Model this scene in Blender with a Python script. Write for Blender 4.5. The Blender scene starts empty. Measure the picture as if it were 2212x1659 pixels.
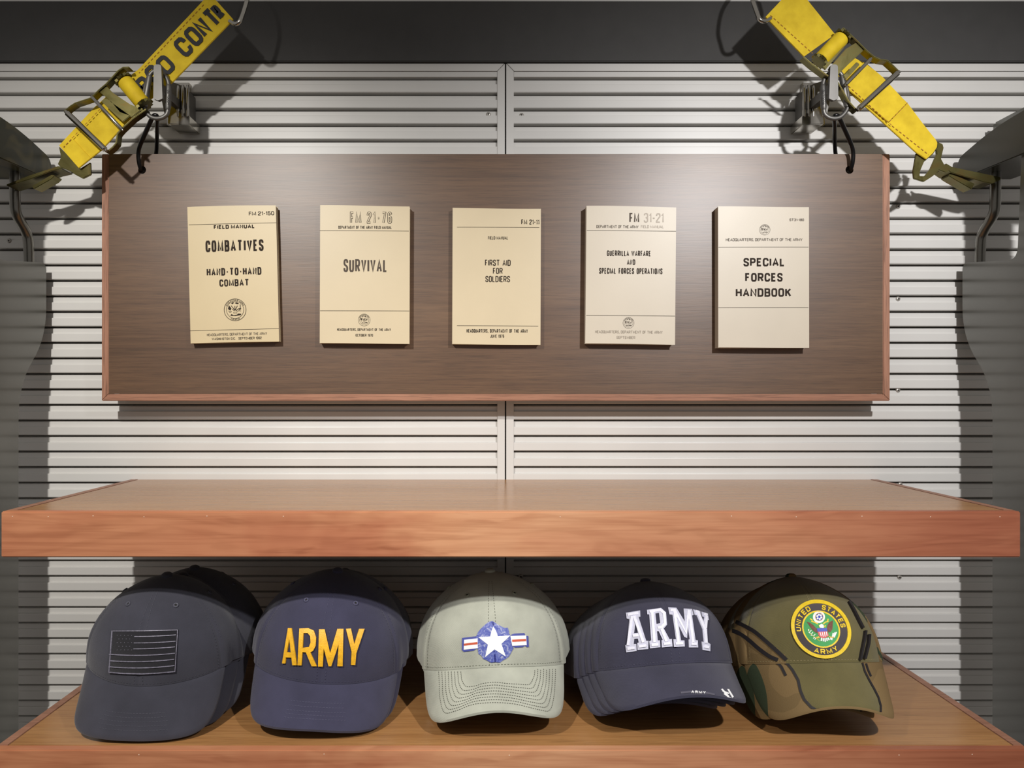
import bpy, bmesh, math, random
import numpy as np
from mathutils import Vector, Matrix
from mathutils.geometry import tessellate_polygon

random.seed(7)
SC = bpy.context.scene
COL = SC.collection

# ---------------------------------------------------------------- camera, light, exposure
F, CX, CY, ZB = 1600.0, 1050.0, 845.0, 1.45      # focal length and principal point (2212 px frame), eye height
cam_d = bpy.data.cameras.new('camera')
cam = bpy.data.objects.new('camera', cam_d)
COL.objects.link(cam)
cam.location = (0, 0, ZB)
cam.rotation_euler = (math.pi / 2, 0, 0)
cam_d.sensor_width = 36.0
cam_d.lens = 36.0 * F / 2212
cam_d.shift_x = (1106 - CX) / 2212
cam_d.shift_y = (CY - 829.5) / 2212
cam_d.clip_start = 0.02
SC.camera = cam

world = bpy.data.worlds.new('world')
SC.world = world
world.use_nodes = True
world.node_tree.nodes['Background'].inputs[0].default_value = (1.0, 0.95, 0.9, 1)
world.node_tree.nodes['Background'].inputs[1].default_value = 0.28


def spot(name, loc, target, power, color, radius, angle, blend):
    d = bpy.data.lights.new(name, 'SPOT')
    d.energy = power
    d.color = color
    d.shadow_soft_size = radius
    d.spot_size = math.radians(angle)
    d.spot_blend = blend
    o = bpy.data.objects.new(name, d)
    COL.objects.link(o)
    o.location = Vector(loc) + Vector((0, 0, ZB))
    tgt = Vector(target) + Vector((0, 0, ZB))
    o.rotation_euler = (tgt - o.location).to_track_quat('-Z', 'Y').to_euler()
    return o


spot('track_spot', (0.65, -0.02, 0.60), (0.56, 1.15, -0.24), 60, (1.0, 0.985, 0.98), 0.022, 90, 0.75)
spot('track_spot', (-0.60, -0.02, 0.72), (-0.54, 1.15, -0.44), 68, (1.0, 0.965, 0.91), 0.022, 84, 0.85)

SC.view_settings.view_transform = 'Standard'
SC.view_settings.look = 'None'
SC.view_settings.gamma = 1.0
SC.view_settings.use_curve_mapping = False
SC.view_settings.exposure = 0.0


# ---------------------------------------------------------------- helpers
def at(px, py, D):
    """point of the place seen at photo pixel (px, py), D metres in front of the camera plane"""
    return Vector(((px - CX) / F * D, D, ZB - (py - CY) / F * D))


def lin(c):
    c = c / 255.0
    return c / 12.92 if c <= 0.04045 else ((c + 0.055) / 1.055) ** 2.4


def rgb(r, g, b):
    return (lin(r), lin(g), lin(b), 1.0)


class Nodes:
    def __init__(self, name):
        self.m = bpy.data.materials.new(name)
        self.m.use_nodes = True
        self.t = self.m.node_tree
        self.b = self.t.nodes['Principled BSDF']

    def n(self, kind, **kw):
        nd = self.t.nodes.new(kind)
        for k, v in kw.items():
            setattr(nd, k, v)
        return nd

    def l(self, a, b):
        self.t.links.new(a, b)

    def coord(self, scale, loc=(0, 0, 0)):
        tc = self.n('ShaderNodeTexCoord')
        mp = self.n('ShaderNodeMapping')
        mp.inputs['Scale'].default_value = scale
        mp.inputs['Location'].default_value = loc
        self.l(tc.outputs['Object'], mp.inputs['Vector'])
        return mp.outputs['Vector']

    def noise(self, vec, scale, detail=4, rough=0.55, dist=0.0):
        nz = self.n('ShaderNodeTexNoise')
        nz.inputs['Scale'].default_value = scale
        nz.inputs['Detail'].default_value = detail
        nz.inputs['Roughness'].default_value = rough
        nz.inputs['Distortion'].default_value = dist
        self.l(vec, nz.inputs['Vector'])
        return nz.outputs['Fac']

    def ramp(self, fac, stops, interp='LINEAR'):
        r = self.n('ShaderNodeValToRGB')
        r.color_ramp.interpolation = interp
        e = r.color_ramp.elements
        while len(e) < len(stops):
            e.new(0.5)
        for i, (p, c) in enumerate(stops):
            e[i].position = p
            e[i].color = c
        self.l(fac, r.inputs['Fac'])
        return r.outputs['Color']

    def mix(self, fac, a, b, mode='MIX'):
        m = self.n('ShaderNodeMix', data_type='RGBA', blend_type=mode)
        for sock, v in ((m.inputs[0], fac), (m.inputs[6], a), (m.inputs[7], b)):
            if hasattr(v, 'is_linked'):
                self.l(v, sock)
            else:
                sock.default_value = v
        return m.outputs[2]

    def bump(self, h, strength, dist=0.001):
        bp = self.n('ShaderNodeBump')
        bp.inputs['Strength'].default_value = strength
        bp.inputs['Distance'].default_value = dist
        self.l(h, bp.inputs['Height'])
        self.l(bp.outputs['Normal'], self.b.inputs['Normal'])

    def set(self, color=None, rough=0.5, metal=0.0, spec=0.5, coat=0.0, ior=1.5):
        if color is not None:
            if hasattr(color, 'is_linked'):
                self.l(color, self.b.inputs['Base Color'])
            else:
                self.b.inputs['Base Color'].default_value = color
        self.b.inputs['Roughness'].default_value = rough
        self.b.inputs['Metallic'].default_value = metal
        self.b.inputs['Specular IOR Level'].default_value = spec
        self.b.inputs['Coat Weight'].default_value = coat
        self.b.inputs['IOR'].default_value = ior
        return self.m


def plain(name, color, rough=0.5, metal=0.0, spec=0.5, var=0.12, scale=60, bump=0.0, bscale=400):
    N = Nodes(name)
    v = N.coord((1, 1, 1))
    f = N.noise(v, scale, 3)
    lo = tuple(c * (1 - var) for c in color[:3]) + (1,)
    hi = tuple(min(1, c * (1 + var)) for c in color[:3]) + (1,)
    c = N.ramp(f, [(0.3, lo), (0.7, hi)])
    if bump:
        N.bump(N.noise(v, bscale, 2), bump, 0.0006)
    return N.set(c, rough, metal, spec)


def fabric(name, color, bump=0.5):
    N = Nodes(name)
    v = N.coord((1, 1, 1))
    big = N.noise(v, 22, 4)
    fine = N.noise(v, 900, 2)
    lo = tuple(c * 0.84 for c in color[:3]) + (1,)
    hi = tuple(c * 1.14 for c in color[:3]) + (1,)
    c = N.ramp(big, [(0.3, lo), (0.7, hi)])
    # twill weave
    w = N.n('ShaderNodeTexWave', wave_type='BANDS', bands_direction='DIAGONAL')
    w.inputs['Scale'].default_value = 420
    w.inputs['Distortion'].default_value = 0.4
    N.l(v, w.inputs['Vector'])
    h = N.mix(0.5, w.outputs['Fac'], fine)
    N.bump(h, bump, 0.0005)
    m = N.set(c, 0.85, 0, 0.25)
    N.b.inputs['Sheen Weight'].default_value = 0.25
    N.b.inputs['Sheen Roughness'].default_value = 0.5
    return m


def wood(name, dark, mid, light, rough=0.4, spec=0.5, stretch=1.0, fig=1.6, pores=0.35, seed=0.0, ax=0):
    """timber with the grain along X (ax 0) or Z (ax 2)"""
    N = Nodes(name)
    sw = (lambda t: t) if ax == 0 else (lambda t: (t[2], t[1], t[0]))
    a = N.noise(N.coord(sw((0.9 * stretch, 7, 7)), (seed, seed * 2, 0)), 2.2, 5, 0.6, fig)
    b = N.noise(N.coord(sw((1.6 * stretch, 60, 60)), (seed, 0, 0)), 3.0, 5, 0.65, 0.6)
    p = N.noise(N.coord(sw((14, 420, 420))), 1.6, 3, 0.6)
    c1 = N.ramp(a, [(0.25, dark), (0.5, mid), (0.75, light)])
    c2 = N.ramp(b, [(0.3, dark), (0.6, light)])
    c = N.mix(0.4, c1, c2)
    pr = N.ramp(p, [(0.36, (1 - pores,) * 3 + (1,)), (0.5, (1, 1, 1, 1))])
    c = N.mix(1.0, c, pr, 'MULTIPLY')
    N.bump(p, 0.12, 0.0004)
    return N.set(c, rough, 0, spec)


def camo(name, cols, scale=16):
    N = Nodes(name)
    v = N.coord((1, 1, 1.3))
    n1 = N.noise(v, scale, 2, 0.5, 0.6)
    n2 = N.noise(N.coord((1, 1, 1.3), (5.6, 2.2, 1.9)), scale * 0.9, 2, 0.5, 0.8)
    n3 = N.noise(N.coord((1.2, 1, 1.2), (7.3, 4.1, 2.4)), scale * 1.3, 2, 0.5, 0.8)
    k = lambda f, t: N.ramp(f, [(0, (0, 0, 0, 1)), (t, (1, 1, 1, 1))], 'CONSTANT')
    c = N.mix(k(n1, 0.52), cols[0], cols[1])
    c = N.mix(k(n2, 0.60), c, cols[2])
    c = N.mix(k(n3, 0.66), c, cols[3])
    return N, c


class MB:
    def __init__(self):
        self.v, self.f, self.mi = [], [], []

    def add(self, vs, fs, mi=0):
        o = len(self.v)
        self.v += [tuple(p) for p in vs]
        self.f += [tuple(i + o for i in f) for f in fs]
        self.mi += [mi] * len(fs)

    def box(self, x0, x1, y0, y1, z0, z1):
        self.add([(x0, y0, z0), (x1, y0, z0), (x1, y1, z0), (x0, y1, z0), (x0, y0, z1), (x1, y0, z1), (x1, y1, z1), (x0, y1, z1)],
                 [(0, 3, 2, 1), (4, 5, 6, 7), (0, 1, 5, 4), (1, 2, 6, 5), (2, 3, 7, 6), (3, 0, 4, 7)])

    def tube(self, pts, r, seg=10, closed=False, radii=None):
        pts = [Vector(p) for p in pts]
        n = len(pts)
        vs, fs = [], []
        prev = None
        for i, p in enumerate(pts):
            a = pts[(i - 1) % n] if (closed or i > 0) else p
            b = pts[(i + 1) % n] if (closed or i < n - 1) else p
            d = (b - a).normalized()
            if prev is None:
                ref = Vector((0, 1, 0)) if abs(d.y) < 0.9 else Vector((1, 0, 0))
            else:
                ref = prev
            x = (ref - d * ref.dot(d)).normalized()
            prev = x
            y = d.cross(x)
            rr = radii[i] if radii else r
            for k in range(seg):
                t = 2 * math.pi * k / seg
                vs.append(p + (x * math.cos(t) + y * math.sin(t)) * rr)
        m = n if closed else n - 1
        for i in range(m):
            for k in range(seg):
                a, b = i * seg + k, i * seg + (k + 1) % seg
                c, d = ((i + 1) % n) * seg + (k + 1) % seg, ((i + 1) % n) * seg + k
                fs.append((a, b, c, d))
        if not closed:
            fs.append(tuple(reversed(range(seg))))
            fs.append(tuple(range((n - 1) * seg, n * seg)))
        self.add(vs, fs)

    def prism(self, loops, fn, w0, w1):
        """loops: outer outline and holes in 2D; fn(u, v, w) -> point"""
        if not isinstance(loops[0][0], (tuple, list)):
            loops = [loops]
        flat = [p for lp in loops for p in lp]
        n = len(flat)
        tris = tessellate_polygon([[Vector((p[0], p[1], 0)) for p in lp] for lp in loops])
        vs = [fn(p[0], p[1], w0) for p in flat] + [fn(p[0], p[1], w1) for p in flat]
        fs = []
        for t in tris:
            fs.append(tuple(t))
            fs.append(tuple(i + n for i in reversed(t)))
        o = 0
        for lp in loops:
            m = len(lp)
            for i in range(m):
                a, b = o + i, o + (i + 1) % m
                fs.append((a, b, b + n, a + n))
            o += m
        self.add(vs, fs)

    def build(self, name, m=None, parent=None, smooth=False, bevel=0.0, mats=None, angle=40):
        me = bpy.data.meshes.new(name)
        me.from_pydata(self.v, [], self.f)
        bm = bmesh.new()
        bm.from_mesh(me)
        bmesh.ops.recalc_face_normals(bm, faces=bm.faces)
        if bevel:
            ed = [e for e in bm.edges if len(e.link_faces) == 2 and e.calc_face_angle(0) > math.radians(30)]
            bmesh.ops.bevel(bm, geom=ed, offset=bevel, segments=2, affect='EDGES', clamp_overlap=True)
        bm.to_mesh(me)
        bm.free()
        if self.mi and max(self.mi) > 0 and not bevel:
            me.polygons.foreach_set('material_index', self.mi)
        for mm in (mats or ([m] if m else [])):
            me.materials.append(mm)
        if smooth:
            me.polygons.foreach_set('use_smooth', [True] * len(me.polygons))
            me.set_sharp_from_angle(angle=math.radians(angle))
        o = bpy.data.objects.new(name, me)
        COL.objects.link(o)
        if parent is not None:
            o.parent = parent
        return o


def tag(o, label=None, cat=None, group=None, kind=None):
    for k, v in (('label', label), ('category', cat), ('group', group), ('kind', kind)):
        if v:
            o[k] = v
    return o


def thing(name, label, cat, loc=(0, 0, 0), group=None):
    o = bpy.data.objects.new(name, None)
    o.empty_display_size = 0.05
    COL.objects.link(o)
    o.location = loc
    return tag(o, label, cat, group)


def ident(x, y, z):
    return (x, y, z)


def rounded(pts, seg=6):
    """pts: (u, v, radius) -> outline with rounded corners"""
    out = []
    n = len(pts)
    for i in range(n):
        p = Vector(pts[i][:2])
        r = pts[i][2]
        if r <= 0:
            out.append(tuple(p))
            continue
        a = (Vector(pts[i - 1][:2]) - p)
        b = (Vector(pts[(i + 1) % n][:2]) - p)
        r_ = min(r, a.length * 0.49, b.length * 0.49)
        s, e = p + a.normalized() * r_, p + b.normalized() * r_
        for k in range(seg + 1):
            t = k / seg
            out.append(tuple(s * (1 - t) ** 2 + p * 2 * t * (1 - t) + e * t * t))
    return out


def smooth_path(pts, n=6, closed=False):
    P = [Vector(p) for p in pts]
    m = len(P)
    out = []
    for i in range(m if closed else m - 1):
        g = (lambda k: P[k % m]) if closed else (lambda k: P[min(max(k, 0), m - 1)])
        p0, p1, p2, p3 = g(i - 1), g(i), g(i + 1), g(i + 2)
        for k in range(n):
            t = k / n
            out.append(0.5 * ((2 * p1) + (p2 - p0) * t + (2 * p0 - 5 * p1 + 4 * p2 - p3) * t * t + (3 * p1 - p0 - 3 * p2 + p3) * t ** 3))
    if not closed:
        out.append(P[-1])
    return out


def stroke2d(lines, w):
    """thick polylines as mitred strips, in 2D"""
    vs, fs = [], []
    for ln in lines:
        P = [Vector(p[:2]) for p in ln]
        P = [p for i, p in enumerate(P) if i == 0 or (p - P[i - 1]).length > 1e-9]
        closed = len(P) > 2 and (P[0] - P[-1]).length < 1e-9
        if closed:
            P = P[:-1]
        n = len(P)
        if n < 2:
            continue
        o = len(vs)
        for i, p in enumerate(P):
            d0 = (p - P[i - 1]).normalized() if (i > 0 or closed) else None
            d1 = (P[(i + 1) % n] - p).normalized() if (i < n - 1 or closed) else None
            d0, d1 = d0 or d1, d1 or d0
            n0, n1 = Vector((-d0.y, d0.x)), Vector((-d1.y, d1.x))
            m = n0 + n1
            if m.length < 0.2:
                m = n0
            else:
                m.normalize()
                m *= 1 / max(0.72, m.dot(n0))
            vs += [tuple(p + m * w / 2), tuple(p - m * w / 2)]
        for i in range(n if closed else n - 1):
            j = (i + 1) % n
            fs.append((o + 2 * i, o + 2 * i + 1, o + 2 * j + 1, o + 2 * j))
    return vs, fs


_r = 0.24
_O = [(0, _r), (0, 1 - _r), (0.08, 1 - 0.08), (_r, 1), (1 - _r, 1), (0.92, 0.92), (1, 1 - _r), (1, _r), (0.92, 0.08), (1 - _r, 0), (_r, 0), (0.08, 0.08), (0, _r)]
_C = [(1, 0.68), (1, 1 - _r), (0.92, 0.92), (1 - _r, 1), (_r, 1), (0.08, 0.92), (0, 1 - _r), (0, _r), (0.08, 0.08), (_r, 0), (1 - _r, 0), (0.92, 0.08), (1, _r), (1, 0.32)]
_S = [(1, 0.74), (1, 0.86), (0.88, 0.97), (0.7, 1), (0.3, 1), (0.1, 0.95), (0, 0.82), (0, 0.70), (0.12, 0.58), (0.86, 0.42), (1, 0.30), (1, 0.17), (0.88, 0.04), (0.7, 0), (0.3, 0), (0.1, 0.04), (0, 0.16), (0, 0.28)]
_P = [(0, 0), (0, 1), (0.66, 1), (0.9, 0.95), (1, 0.82), (1, 0.66), (0.9, 0.52), (0.66, 0.47), (0, 0.47)]
GLY = {   # plain condensed capitals as centre lines: (width, lines)
    'A': (0.72, [[(0, 0), (0.5, 1), (1, 0)], [(0.17, 0.3), (0.83, 0.3)]]), 'B': (0.62, [[(0, 0.5), (0.66, 0.5), (0.92, 0.58), (0.95, 0.75), (0.9, 0.95), (0.66, 1), (0, 1), (0, 0), (0.7, 0), (0.95, 0.06), (1, 0.25), (0.95, 0.44), (0.7, 0.5)]]),
    'C': (0.62, [_C]), 'D': (0.62, [[(0, 0), (0, 1), (0.6, 1), (0.9, 0.94), (1, 0.75), (1, 0.25), (0.9, 0.06), (0.6, 0), (0, 0)]]), 'E': (0.52, [[(1, 1), (0, 1), (0, 0), (1, 0)], [(0, 0.52), (0.85, 0.52)]]),
    'F': (0.5, [[(1, 1), (0, 1), (0, 0)], [(0, 0.5), (0.85, 0.5)]]), 'G': (0.62, [_C[:-1] + [(1, 0.48), (0.55, 0.48)]]), 'H': (0.64, [[(0, 0), (0, 1)], [(1, 0), (1, 1)], [(0, 0.52), (1, 0.52)]]),
    'I': (0.0, [[(0.5, 0), (0.5, 1)]]), 'J': (0.5, [[(1, 1), (1, _r), (0.9, 0.06), (0.7, 0), (0.3, 0), (0.1, 0.06), (0, _r), (0, 0.34)]]), 'K': (0.64, [[(0, 0), (0, 1)], [(1, 1), (0.05, 0.42)], [(0.35, 0.62), (1, 0)]]),
    'L': (0.5, [[(0, 1), (0, 0), (1, 0)]]), 'M': (0.84, [[(0, 0), (0, 1), (0.5, 0.12), (1, 1), (1, 0)]]), 'N': (0.66, [[(0, 0), (0, 1), (1, 0), (1, 1)]]), 'O': (0.62, [_O]),
    'P': (0.6, [_P]), 'Q': (0.62, [_O, [(0.6, 0.25), (1.05, -0.08)]]), 'R': (0.64, [_P, [(0.55, 0.47), (1, 0)]]), 'S': (0.58, [_S]), 'T': (0.76, [[(0, 1), (1, 1)], [(0.5, 1), (0.5, 0)]]),
    'U': (0.62, [[(0, 1), (0, _r), (0.08, 0.08), (_r, 0), (1 - _r, 0), (0.92, 0.08), (1, _r), (1, 1)]]), 'V': (0.7, [[(0, 1), (0.5, 0), (1, 1)]]), 'W': (1.0, [[(0, 1), (0.25, 0), (0.5, 0.95), (0.75, 0), (1, 1)]]),
    'Y': (0.7, [[(0, 1), (0.5, 0.45), (1, 1)], [(0.5, 0.45), (0.5, 0)]]), '.': (0.0, [[(0.5, 0), (0.5, 0.1)]]), ',': (0.05, [[(0.8, 0.1), (0, -0.14)]]), '-': (0.3, [[(0, 0.46), (1, 0.46)]]),
    '0': (0.56, [_O]), '1': (0.22, [[(0, 0.78), (1, 1), (1, 0)]]), '2': (0.56, [[(0, 0.72), (0, 0.84), (0.12, 0.96), (0.3, 1), (0.7, 1), (0.9, 0.96), (1, 0.84), (1, 0.68), (0, 0.12), (0, 0), (1, 0)]]),
    '3': (0.56, [[(0, 0.8), (0.08, 0.94), (0.3, 1), (0.7, 1), (0.95, 0.93), (1, 0.76), (0.94, 0.58), (0.7, 0.52), (0.4, 0.52)], [(0.7, 0.52), (0.95, 0.45), (1, 0.26), (0.94, 0.07), (0.7, 0), (0.3, 0), (0.08, 0.06), (0, 0.2)]]),
    '5': (0.56, [[(0.95, 1), (0.05, 1), (0, 0.5), (0.3, 0.6), (0.7, 0.6), (0.93, 0.5), (1, 0.3), (0.93, 0.08), (0.7, 0), (0.3, 0), (0.08, 0.06), (0, 0.2)]]),
    '6': (0.56, [[(0.95, 0.82), (0.9, 0.95), (0.7, 1), (0.3, 1), (0.08, 0.93), (0, 0.76), (0, 0.22), (0.08, 0.06), (0.3, 0), (0.7, 0), (0.93, 0.06), (1, 0.22), (1, 0.4), (0.93, 0.54), (0.7, 0.6), (0.3, 0.6), (0, 0.45)]]),
    '7': (0.56, [[(0, 1), (1, 1), (0.35, 0)]]), '8': (0.56, [_O[:], [(0, 0.52), (1, 0.52)]]), '9': (0.56, [[(0.05, 0.18), (0.1, 0.05), (0.3, 0), (0.7, 0), (0.92, 0.07), (1, 0.24), (1, 0.78), (0.92, 0.94), (0.7, 1), (0.3, 1), (0.08, 0.94), (0, 0.78), (0, 0.6), (0.08, 0.46), (0.3, 0.4), (0.7, 0.4), (1, 0.55)]]),
}
GLY['\u2013'] = GLY['-']


def gothic(txt, W, H, sw, gap=None):
    """condensed sans lettering filling a W x H box centred on 0; sw: stroke width"""
    gap = sw * 0.6 if gap is None else gap
    n = len(txt)
    sp = txt.count(' ')
    wid = sum(GLY[c][0] for c in txt if c != ' ')
    k = (W - (n - sp) * sw - (n - 1 - sp) * gap - sp * H * 0.36) / max(wid, 1e-6)
    spw = H * 0.36
    if k < 0.25 * H:
        gap *= 0.5
        spw = H * 0.30
        k = max(0.12 * H, (W - (n - sp) * sw - (n - 1 - sp) * gap - sp * spw) / max(wid, 1e-6))
    x = -W / 2
    out = []
    for c in txt:
        if c == ' ':
            x += spw
            continue
        w, lines = GLY[c]
        out.append([[(x + sw / 2 + px * w * k, -H / 2 + sw / 2 + py * (H - sw)) for px, py in ln] for ln in lines])
        x += w * k + sw + gap
    return out


def gothic2d(txt, W, H, sw, gap=None):
    return merge2d(*[stroke2d(g, sw) for g in gothic(txt, W, H, sw, gap)])


def lifts(fs, n):
    """a hair of height for each loose piece, so that overlapping strokes do not coincide"""
    par = list(range(n))

    def find(i):
        while par[i] != i:
            par[i] = par[par[i]]
            i = par[i]
        return i
    for f in fs:
        for v in f[1:]:
            par[find(v)] = find(f[0])
    ids = {}
    return [1.5e-5 * (ids.setdefault(find(i), len(ids)) % 7) for i in range(n)]


def poly2d(loops):
    if not isinstance(loops[0][0], (tuple, list)):
        loops = [loops]
    tris = tessellate_polygon([[Vector((p[0], p[1], 0)) for p in lp] for lp in loops])
    return [tuple(p) for lp in loops for p in lp], [tuple(t) for t in tris]


def merge2d(*shapes):
    vs, fs = [], []
    for v, f in shapes:
        o = len(vs)
        vs += list(v)
        fs += [tuple(i + o for i in t) for t in f]
    return vs, fs


def ring2d(cx, cy, r0, r1, seg=48):
    o = [(cx + r1 * math.cos(2 * math.pi * i / seg), cy + r1 * math.sin(2 * math.pi * i / seg)) for i in range(seg)]
    i_ = [(cx + r0 * math.cos(2 * math.pi * i / seg), cy + r0 * math.sin(2 * math.pi * i / seg)) for i in range(seg)]
    return o + i_, [(i, (i + 1) % seg, seg + (i + 1) % seg, seg + i) for i in range(seg)]


def disc2d(cx, cy, r, seg=40):
    return [(cx + r * math.cos(2 * math.pi * i / seg), cy + r * math.sin(2 * math.pi * i / seg)) for i in range(seg)], [tuple(range(seg))]


def arc_text(s, cx, cy, r, h, a0, a1, sw=0.2, flip=False, wfac=0.8):
    """letters along an arc (y up); angles in degrees from straight up, clockwise"""
    out = []
    adv = [0.45 if c == 'I' else 0.6 if c == ' ' else 1.2 if c in 'MW' else 1.0 for c in s]
    tot = sum(adv)
    span = a1 - a0
    pos = 0.0
    for c, d in zip(s, adv):
        a = math.radians(a0 + span * (pos + d / 2) / tot)
        pos += d
        if c == ' ':
            continue
        w = abs(math.radians(span)) * r * d / tot * wfac
        vs, fs = gothic2d(c, w, h, min(h * sw, w * 0.45))
        q = -1 if flip else 1
        out.append(([(cx + r * math.sin(a) + q * (lx * math.cos(a) + ly * math.sin(a)), cy + r * math.cos(a) + q * (-lx * math.sin(a) + ly * math.cos(a))) for lx, ly in vs], fs))
    return merge2d(*out)


# ---------------------------------------------------------------- materials
M = {}
M['slat'] = plain('painted_aluminium', rgb(206, 204, 200), 0.38, 0.0, 0.6, 0.03, 8)
M['slat_back'] = plain('dark_backing', rgb(105, 100, 94), 0.7)
M['seam'] = plain('black_gap', rgb(25, 24, 23), 0.8)
M['header'] = plain('black_paint', rgb(66, 65, 64), 0.65, 0, 0.3, 0.05, 30, 0.15, 500)
M['screw'] = plain('screw_steel', rgb(170, 165, 158), 0.35, 0.4)
M['floor'] = plain('dark_floor', rgb(90, 82, 74), 0.5)
M['board'] = wood('walnut_veneer', rgb(70, 47, 30), rgb(90, 63, 42), rgb(110, 82, 57), 0.40, 0.7, 1.0, 1.2, 0.25)
M['shelf_top'] = wood('shelf_veneer', rgb(144, 98, 58), rgb(162, 116, 70), rgb(178, 132, 84), 0.24, 0.45, 1.0, 0.5, 0.2, 3.0)
M['edge'] = wood('walnut_lipping', rgb(132, 90, 70), rgb(154, 110, 88), rgb(172, 126, 102), 0.45, 0.4, 1.2, 1.0, 0.3, 5.0)


def figured_wood():
    N = Nodes('figured_walnut_front')
    warp = N.noise(N.coord((1.3, 3.0, 6.0), (0.4, 0, 0.2)), 2.0, 3, 0.5, 1.2)
    vec = N.coord((1.0, 1, 5.0))
    add = N.n('ShaderNodeVectorMath', operation='ADD')
    sc = N.n('ShaderNodeVectorMath', operation='SCALE')
    sc.inputs['Scale'].default_value = 0.55
    cmb = N.n('ShaderNodeCombineXYZ')
    N.l(warp, cmb.inputs['X'])
    N.l(warp, cmb.inputs['Z'])
    N.l(cmb.outputs[0], sc.inputs[0])
    N.l(vec, add.inputs[0])
    N.l(sc.outputs[0], add.inputs[1])
    w = N.n('ShaderNodeTexWave', wave_type='BANDS', bands_direction='Z')
    w.inputs['Scale'].default_value = 3.2
    w.inputs['Distortion'].default_value = 3.0
    w.inputs['Detail'].default_value = 3
    w.inputs['Detail Scale'].default_value = 1.2
    N.l(add.outputs[0], w.inputs['Vector'])
    c1 = N.ramp(w.outputs['Fac'], [(0.0, (0.90, 0.87, 0.85, 1)), (0.35, (0.97, 0.96, 0.95, 1)), (1.0, (1, 1, 1, 1))])
    tone = N.noise(N.coord((1.1, 3, 4.0), (2.6, 0, 0)), 2.0, 4, 0.55, 1.0)
    c = N.mix(1.0, c1, N.ramp(tone, [(0.28, rgb(160, 96, 72)), (0.45, rgb(186, 122, 90)), (0.62, rgb(208, 152, 114)), (0.8, rgb(214, 164, 126))]), 'MULTIPLY')
    knot = N.noise(N.coord((2.6, 3, 22.0), (0.7, 0, 0.3)), 1.6, 3, 0.55, 1.4)
    c = N.mix(0.8, c, N.ramp(knot, [(0.30, (0.70, 0.60, 0.56, 1)), (0.42, (1, 1, 1, 1))]), 'MULTIPLY')
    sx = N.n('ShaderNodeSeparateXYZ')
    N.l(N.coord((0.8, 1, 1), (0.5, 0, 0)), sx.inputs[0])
    c = N.mix(1.0, c, N.ramp(sx.outputs['X'], [(0.0, (0.86, 0.76, 0.70, 1)), (0.38, (0.92, 0.89, 0.86, 1)), (0.56, (0.92, 0.92, 0.92, 1)), (0.74, (0.80, 0.70, 0.68, 1)), (1.0, (0.62, 0.50, 0.48, 1))]), 'MULTIPLY')  # ends darker and redder: wood tone plus falloff of light painted in
    streak = N.noise(N.coord((2.0, 40, 70)), 2.2, 4, 0.6, 0.8)
    c = N.mix(0.65, c, N.ramp(streak, [(0.32, (0.74, 0.66, 0.62, 1)), (0.55, (1, 1, 1, 1))]), 'MULTIPLY')
    N.bump(streak, 0.1, 0.0004)
    return N.set(c, 0.4, 0, 0.45)


M['edge_upright'] = wood('walnut_lipping_upright', rgb(126, 84, 64), rgb(154, 110, 88), rgb(176, 130, 106), 0.45, 0.4, 1.2, 1.0, 0.4, 5.0, 2)
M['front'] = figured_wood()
M['nail'] = plain('filled_nail', rgb(225, 205, 185), 0.5)
M['hole'] = plain('bore', rgb(35, 25, 18), 0.8)


def paper(name, c):
    N = Nodes(name)
    f = N.noise(N.coord((1, 1, 1)), 14, 4)
    col = N.ramp(f, [(0.3, tuple(x * 0.95 for x in c[:3]) + (1,)), (0.7, c)])
    N.bump(N.noise(N.coord((1, 1, 1)), 300, 2), 0.05, 0.0003)
    return N.set(col, 0.42, 0, 0.5)


M['cover_a'] = paper('cover_tan', rgb(204, 186, 148))
M['cover_b'] = paper('cover_buff', rgb(206, 190, 158))
M['cover_c'] = paper('cover_pale', rgb(204, 193, 174))
M['pages'] = plain('page_edges', rgb(196, 182, 158), 0.8, 0, 0.2, 0.2, 300)
M['ink'] = plain('printing_ink', rgb(48, 39, 32), 0.7, 0, 0.15)
M['ink_soft'] = plain('worn_ink', rgb(82, 72, 62), 0.6, 0, 0.2)
M['ink_faint'] = plain('faded_foil_ink', rgb(138, 126, 110), 0.45, 0.1)
M['cuff_olive'] = None


def olive_paint(name, c1, c2, scale, coat=0.8, metal=0.25, spec=0.8):
    N = Nodes(name)
    f = N.noise(N.coord((1, 1, 1)), scale, 2, 0.5, 0.8)
    c = N.ramp(f, [(0.46, c1), (0.54, c2)])
    N.b.inputs['Coat Roughness'].default_value = 0.12
    N.bump(N.noise(N.coord((1, 1, 1)), 90, 2), 0.03, 0.0006)
    return N.set(c, 0.3, metal, spec, coat, 1.6)


M['olive'] = olive_paint('olive_gloss_paint', rgb(84, 84, 76), rgb(88, 88, 80), 6)
M['olive_head'] = olive_paint('mottled_gloss_paint', rgb(46, 48, 34), rgb(78, 74, 48), 16, 0.0, 0.0, 0.25)  # two olive-brown tones in noise blotches
M['olive_dark'] = olive_paint('dark_olive_gloss_paint', rgb(58, 57, 48), rgb(64, 60, 46), 6, 0.0, 0.0, 0.3)
M['steel'] = plain('dark_steel_bar', rgb(120, 118, 112), 0.28, 0.85, 0.5, 0.08, 40)
M['chrome'] = plain('chrome', rgb(178, 174, 166), 0.16, 1.0, 0.5, 0.05, 30)
M['gunmetal'] = plain('gunmetal', rgb(112, 110, 107), 0.48, 0.8, 0.5, 0.06, 60)
M['black_metal'] = plain('black_anodised', rgb(28, 27, 28), 0.28, 0.5)


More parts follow.
